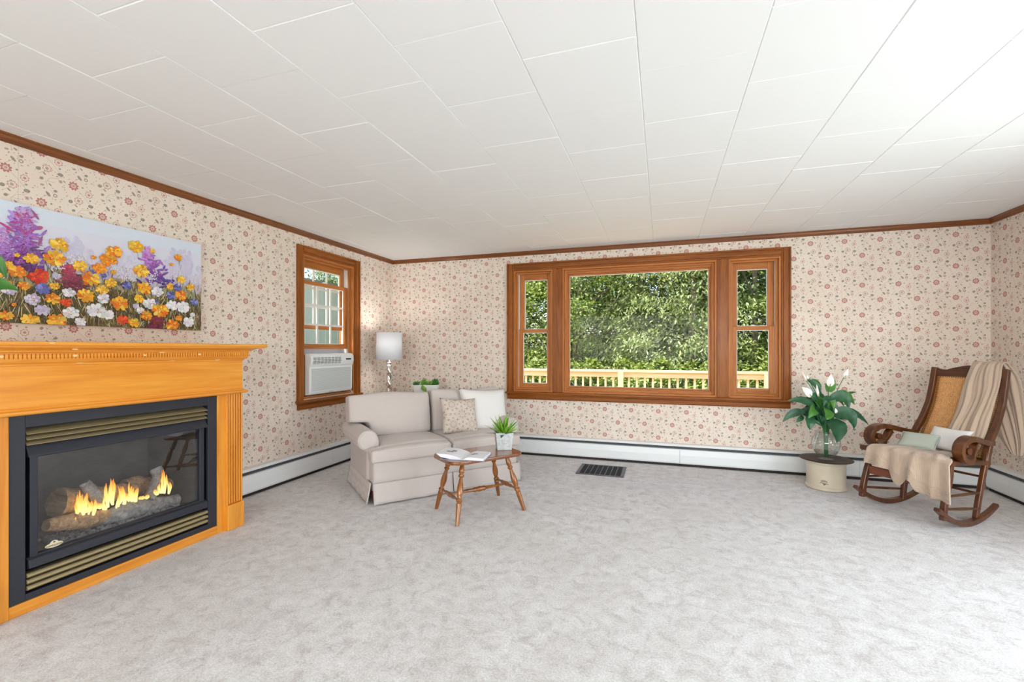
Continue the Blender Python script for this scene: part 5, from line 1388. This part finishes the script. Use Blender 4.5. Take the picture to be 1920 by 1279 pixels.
sp_ = [((345,455),(285,385),(222,325),105,-.06),((350,245),(322,185),(284,108),20,.0),((422,222),(412,195),(404,160),34,.05),((605,318),(618,240),(632,150),100,-.04),((845,195),(872,140),(902,78),55,.0),((482,450),(470,370),(460,286),34,-.02),((525,445),(450,340),(410,285),70,.05),((615,672),(610,640),(606,600),42,-.12)]
for p0, p1, p2, w, d in sp_:
    blade(lp(*p0, d), lp(*p1, d), lp(*p2, d), w*px_, M['spathe'], 'flower', cup=.35)
    b = MB(); e = lp(*p0, d); b.tube(crom([tuple(lp(612, 760)), tuple(lp(612+(p0[0]-612)*.45, 760+(p0[1]-760)*.55, d*.5)), tuple(e)], 5), .0032, 6); b.build('stem', M['stem'], li, smooth=True)
    b = MB(); b.tube([lp(*p0, d-.012), lp((p0[0]+p1[0])/2, (p0[1]+p1[1])/2, d-.018)], [.004,.003], 6); b.build('spadix', M['lily3'], li, smooth=True)
b = MB(); b.tube(crom([(lp(610,1285).x,0,vz+.022),(lp(606,1100).x,0,vz+.13),(lp(605,950).x,0,vz+.25),(lp(606,770).x,0,lp(606,770).z)], 5), [.016]*6+[.018]*5+[.026]*5, 10); b.build('main_stem', M['stem'], li, smooth=True)
for k in range(9):
    a = 2*PI*k/9; x0 = lp(606,1000).x; b = MB(); b.tube(crom([(x0+.010*math.cos(a), .010*math.sin(a), vz+.12),(x0+.022*math.cos(a), .022*math.sin(a), vz+.27),(x0+.07*math.cos(a), .05*math.sin(a), vz+.40)], 5), .004, 6); b.build('stem', M['stem'], li, smooth=True)

# ================================================================== plant on the mantel, only its leaf tips in the frame
mp = Vector((-3.02, 1.155, 1.293))
t = thing('mantel_planter', 'white pot on the near end of the mantel', 'plant pot', mp)
MB().lathe([(.045,0),(.060,.10),(.062,.105),(.055,.105),(.05,.08)], (0,0,0), 28).build('pot_body', M['ceramic'], t, smooth=True, angle=40)
mpl = thing('mantel_plant', 'green leafed plant at the left edge with broad leaf tips over the painting', 'plant', mp + Vector((0,0,.08)))
li_keep = li; li = mpl
def ml(px, py, X): return onX(px, py, X) - mp - Vector((0,0,.08))
tips = [((-72,560),(-35,535),(36,546),.105,-2.93),((-75,550),(-30,490),(13,524),.10,-3.0),((-90,540),(-95,470),(-60,400),.09,-3.02),((-95,560),(-140,520),(-190,540),.09,-2.98),((-80,545),(-60,470),(-25,440),.08,-3.1)]
for p0, p1, p2, w, X in tips:
    a0 = Vector((0,0,.03)); blade(a0, ml(*p1, X), ml(*p2, X), w, L2, face=Vector((.9,-.4,.25)))
li = li_keep

# ================================================================== light
sun = bpy.data.lights.new('sun', 'SUN'); sun.energy = 5.8; sun.angle = math.radians(.6); sun.color = (1, .95, .86)
o = bpy.data.objects.new('sun', sun); COL.objects.link(o); o.rotation_euler = Vector((-.25,-.34,1.0)).to_track_quat('Z', 'Y').to_euler()
w = bpy.data.worlds.new('sky'); SC.world = w; w.use_nodes = True; nt = w.node_tree
sk = nt.nodes.new('ShaderNodeTexSky'); sk.sky_type = 'NISHITA'; sk.sun_disc = False; sk.sun_elevation = math.radians(45); sk.sun_rotation = math.radians(200); sk.air_density = 1.2; sk.dust_density = 2.0
bg = nt.nodes['Background']; nt.links.new(sk.outputs[0], bg.inputs[0]); bg.inputs[1].default_value = .30
def daylight(name, loc, to, sx, sy, power, col=(1,1,1)):
    l = bpy.data.lights.new(name, 'AREA'); l.shape = 'RECTANGLE'; l.size = sx; l.size_y = sy; l.energy = power; l.color = col
    o = bpy.data.objects.new(name, l); COL.objects.link(o); o.location = loc; o.rotation_euler = (Vector(loc)-Vector(to)).to_track_quat('Z', 'Y').to_euler(); return o
daylight('added_rear_light', (-.3, YR-.25, 1.65), (-.3, 0, 1.45), 4.6, 1.45, 135, (.88,.95,1))  # added area lamp outside the added rear window, brightens the room
daylight('daylight_door', (XR+.25, 1.6, 1.1), (-3.4, 3.0, 1.0), 2.7, 1.95, 80, (.88,.95,1))

# ================================================================== camera
cam = bpy.data.cameras.new('camera'); cam.sensor_width = 36; cam.lens = 16; cam.shift_y = (PY-639.5)/1920; cam.clip_start = .05; cam.clip_end = 300
o = bpy.data.objects.new('camera', cam); COL.objects.link(o); o.location = (0, 0, CAMH); o.rotation_euler = (PI/2, 0, TH); SC.camera = o
SC.view_settings.view_transform = 'Standard'; SC.view_settings.look = 'None'; SC.view_settings.exposure = .45; SC.view_settings.gamma = 1; SC.view_settings.use_curve_mapping = False
SC.cycles.use_denoising = True; SC.cycles.use_adaptive_sampling = True; SC.cycles.adaptive_threshold = .06; SC.cycles.adaptive_min_samples = 16
SC.cycles.max_bounces = 7; SC.cycles.diffuse_bounces = 4; SC.cycles.transparent_max_bounces = 16; SC.cycles.sample_clamp_indirect = 8; SC.cycles.caustics_reflective = False; SC.cycles.caustics_refractive = False
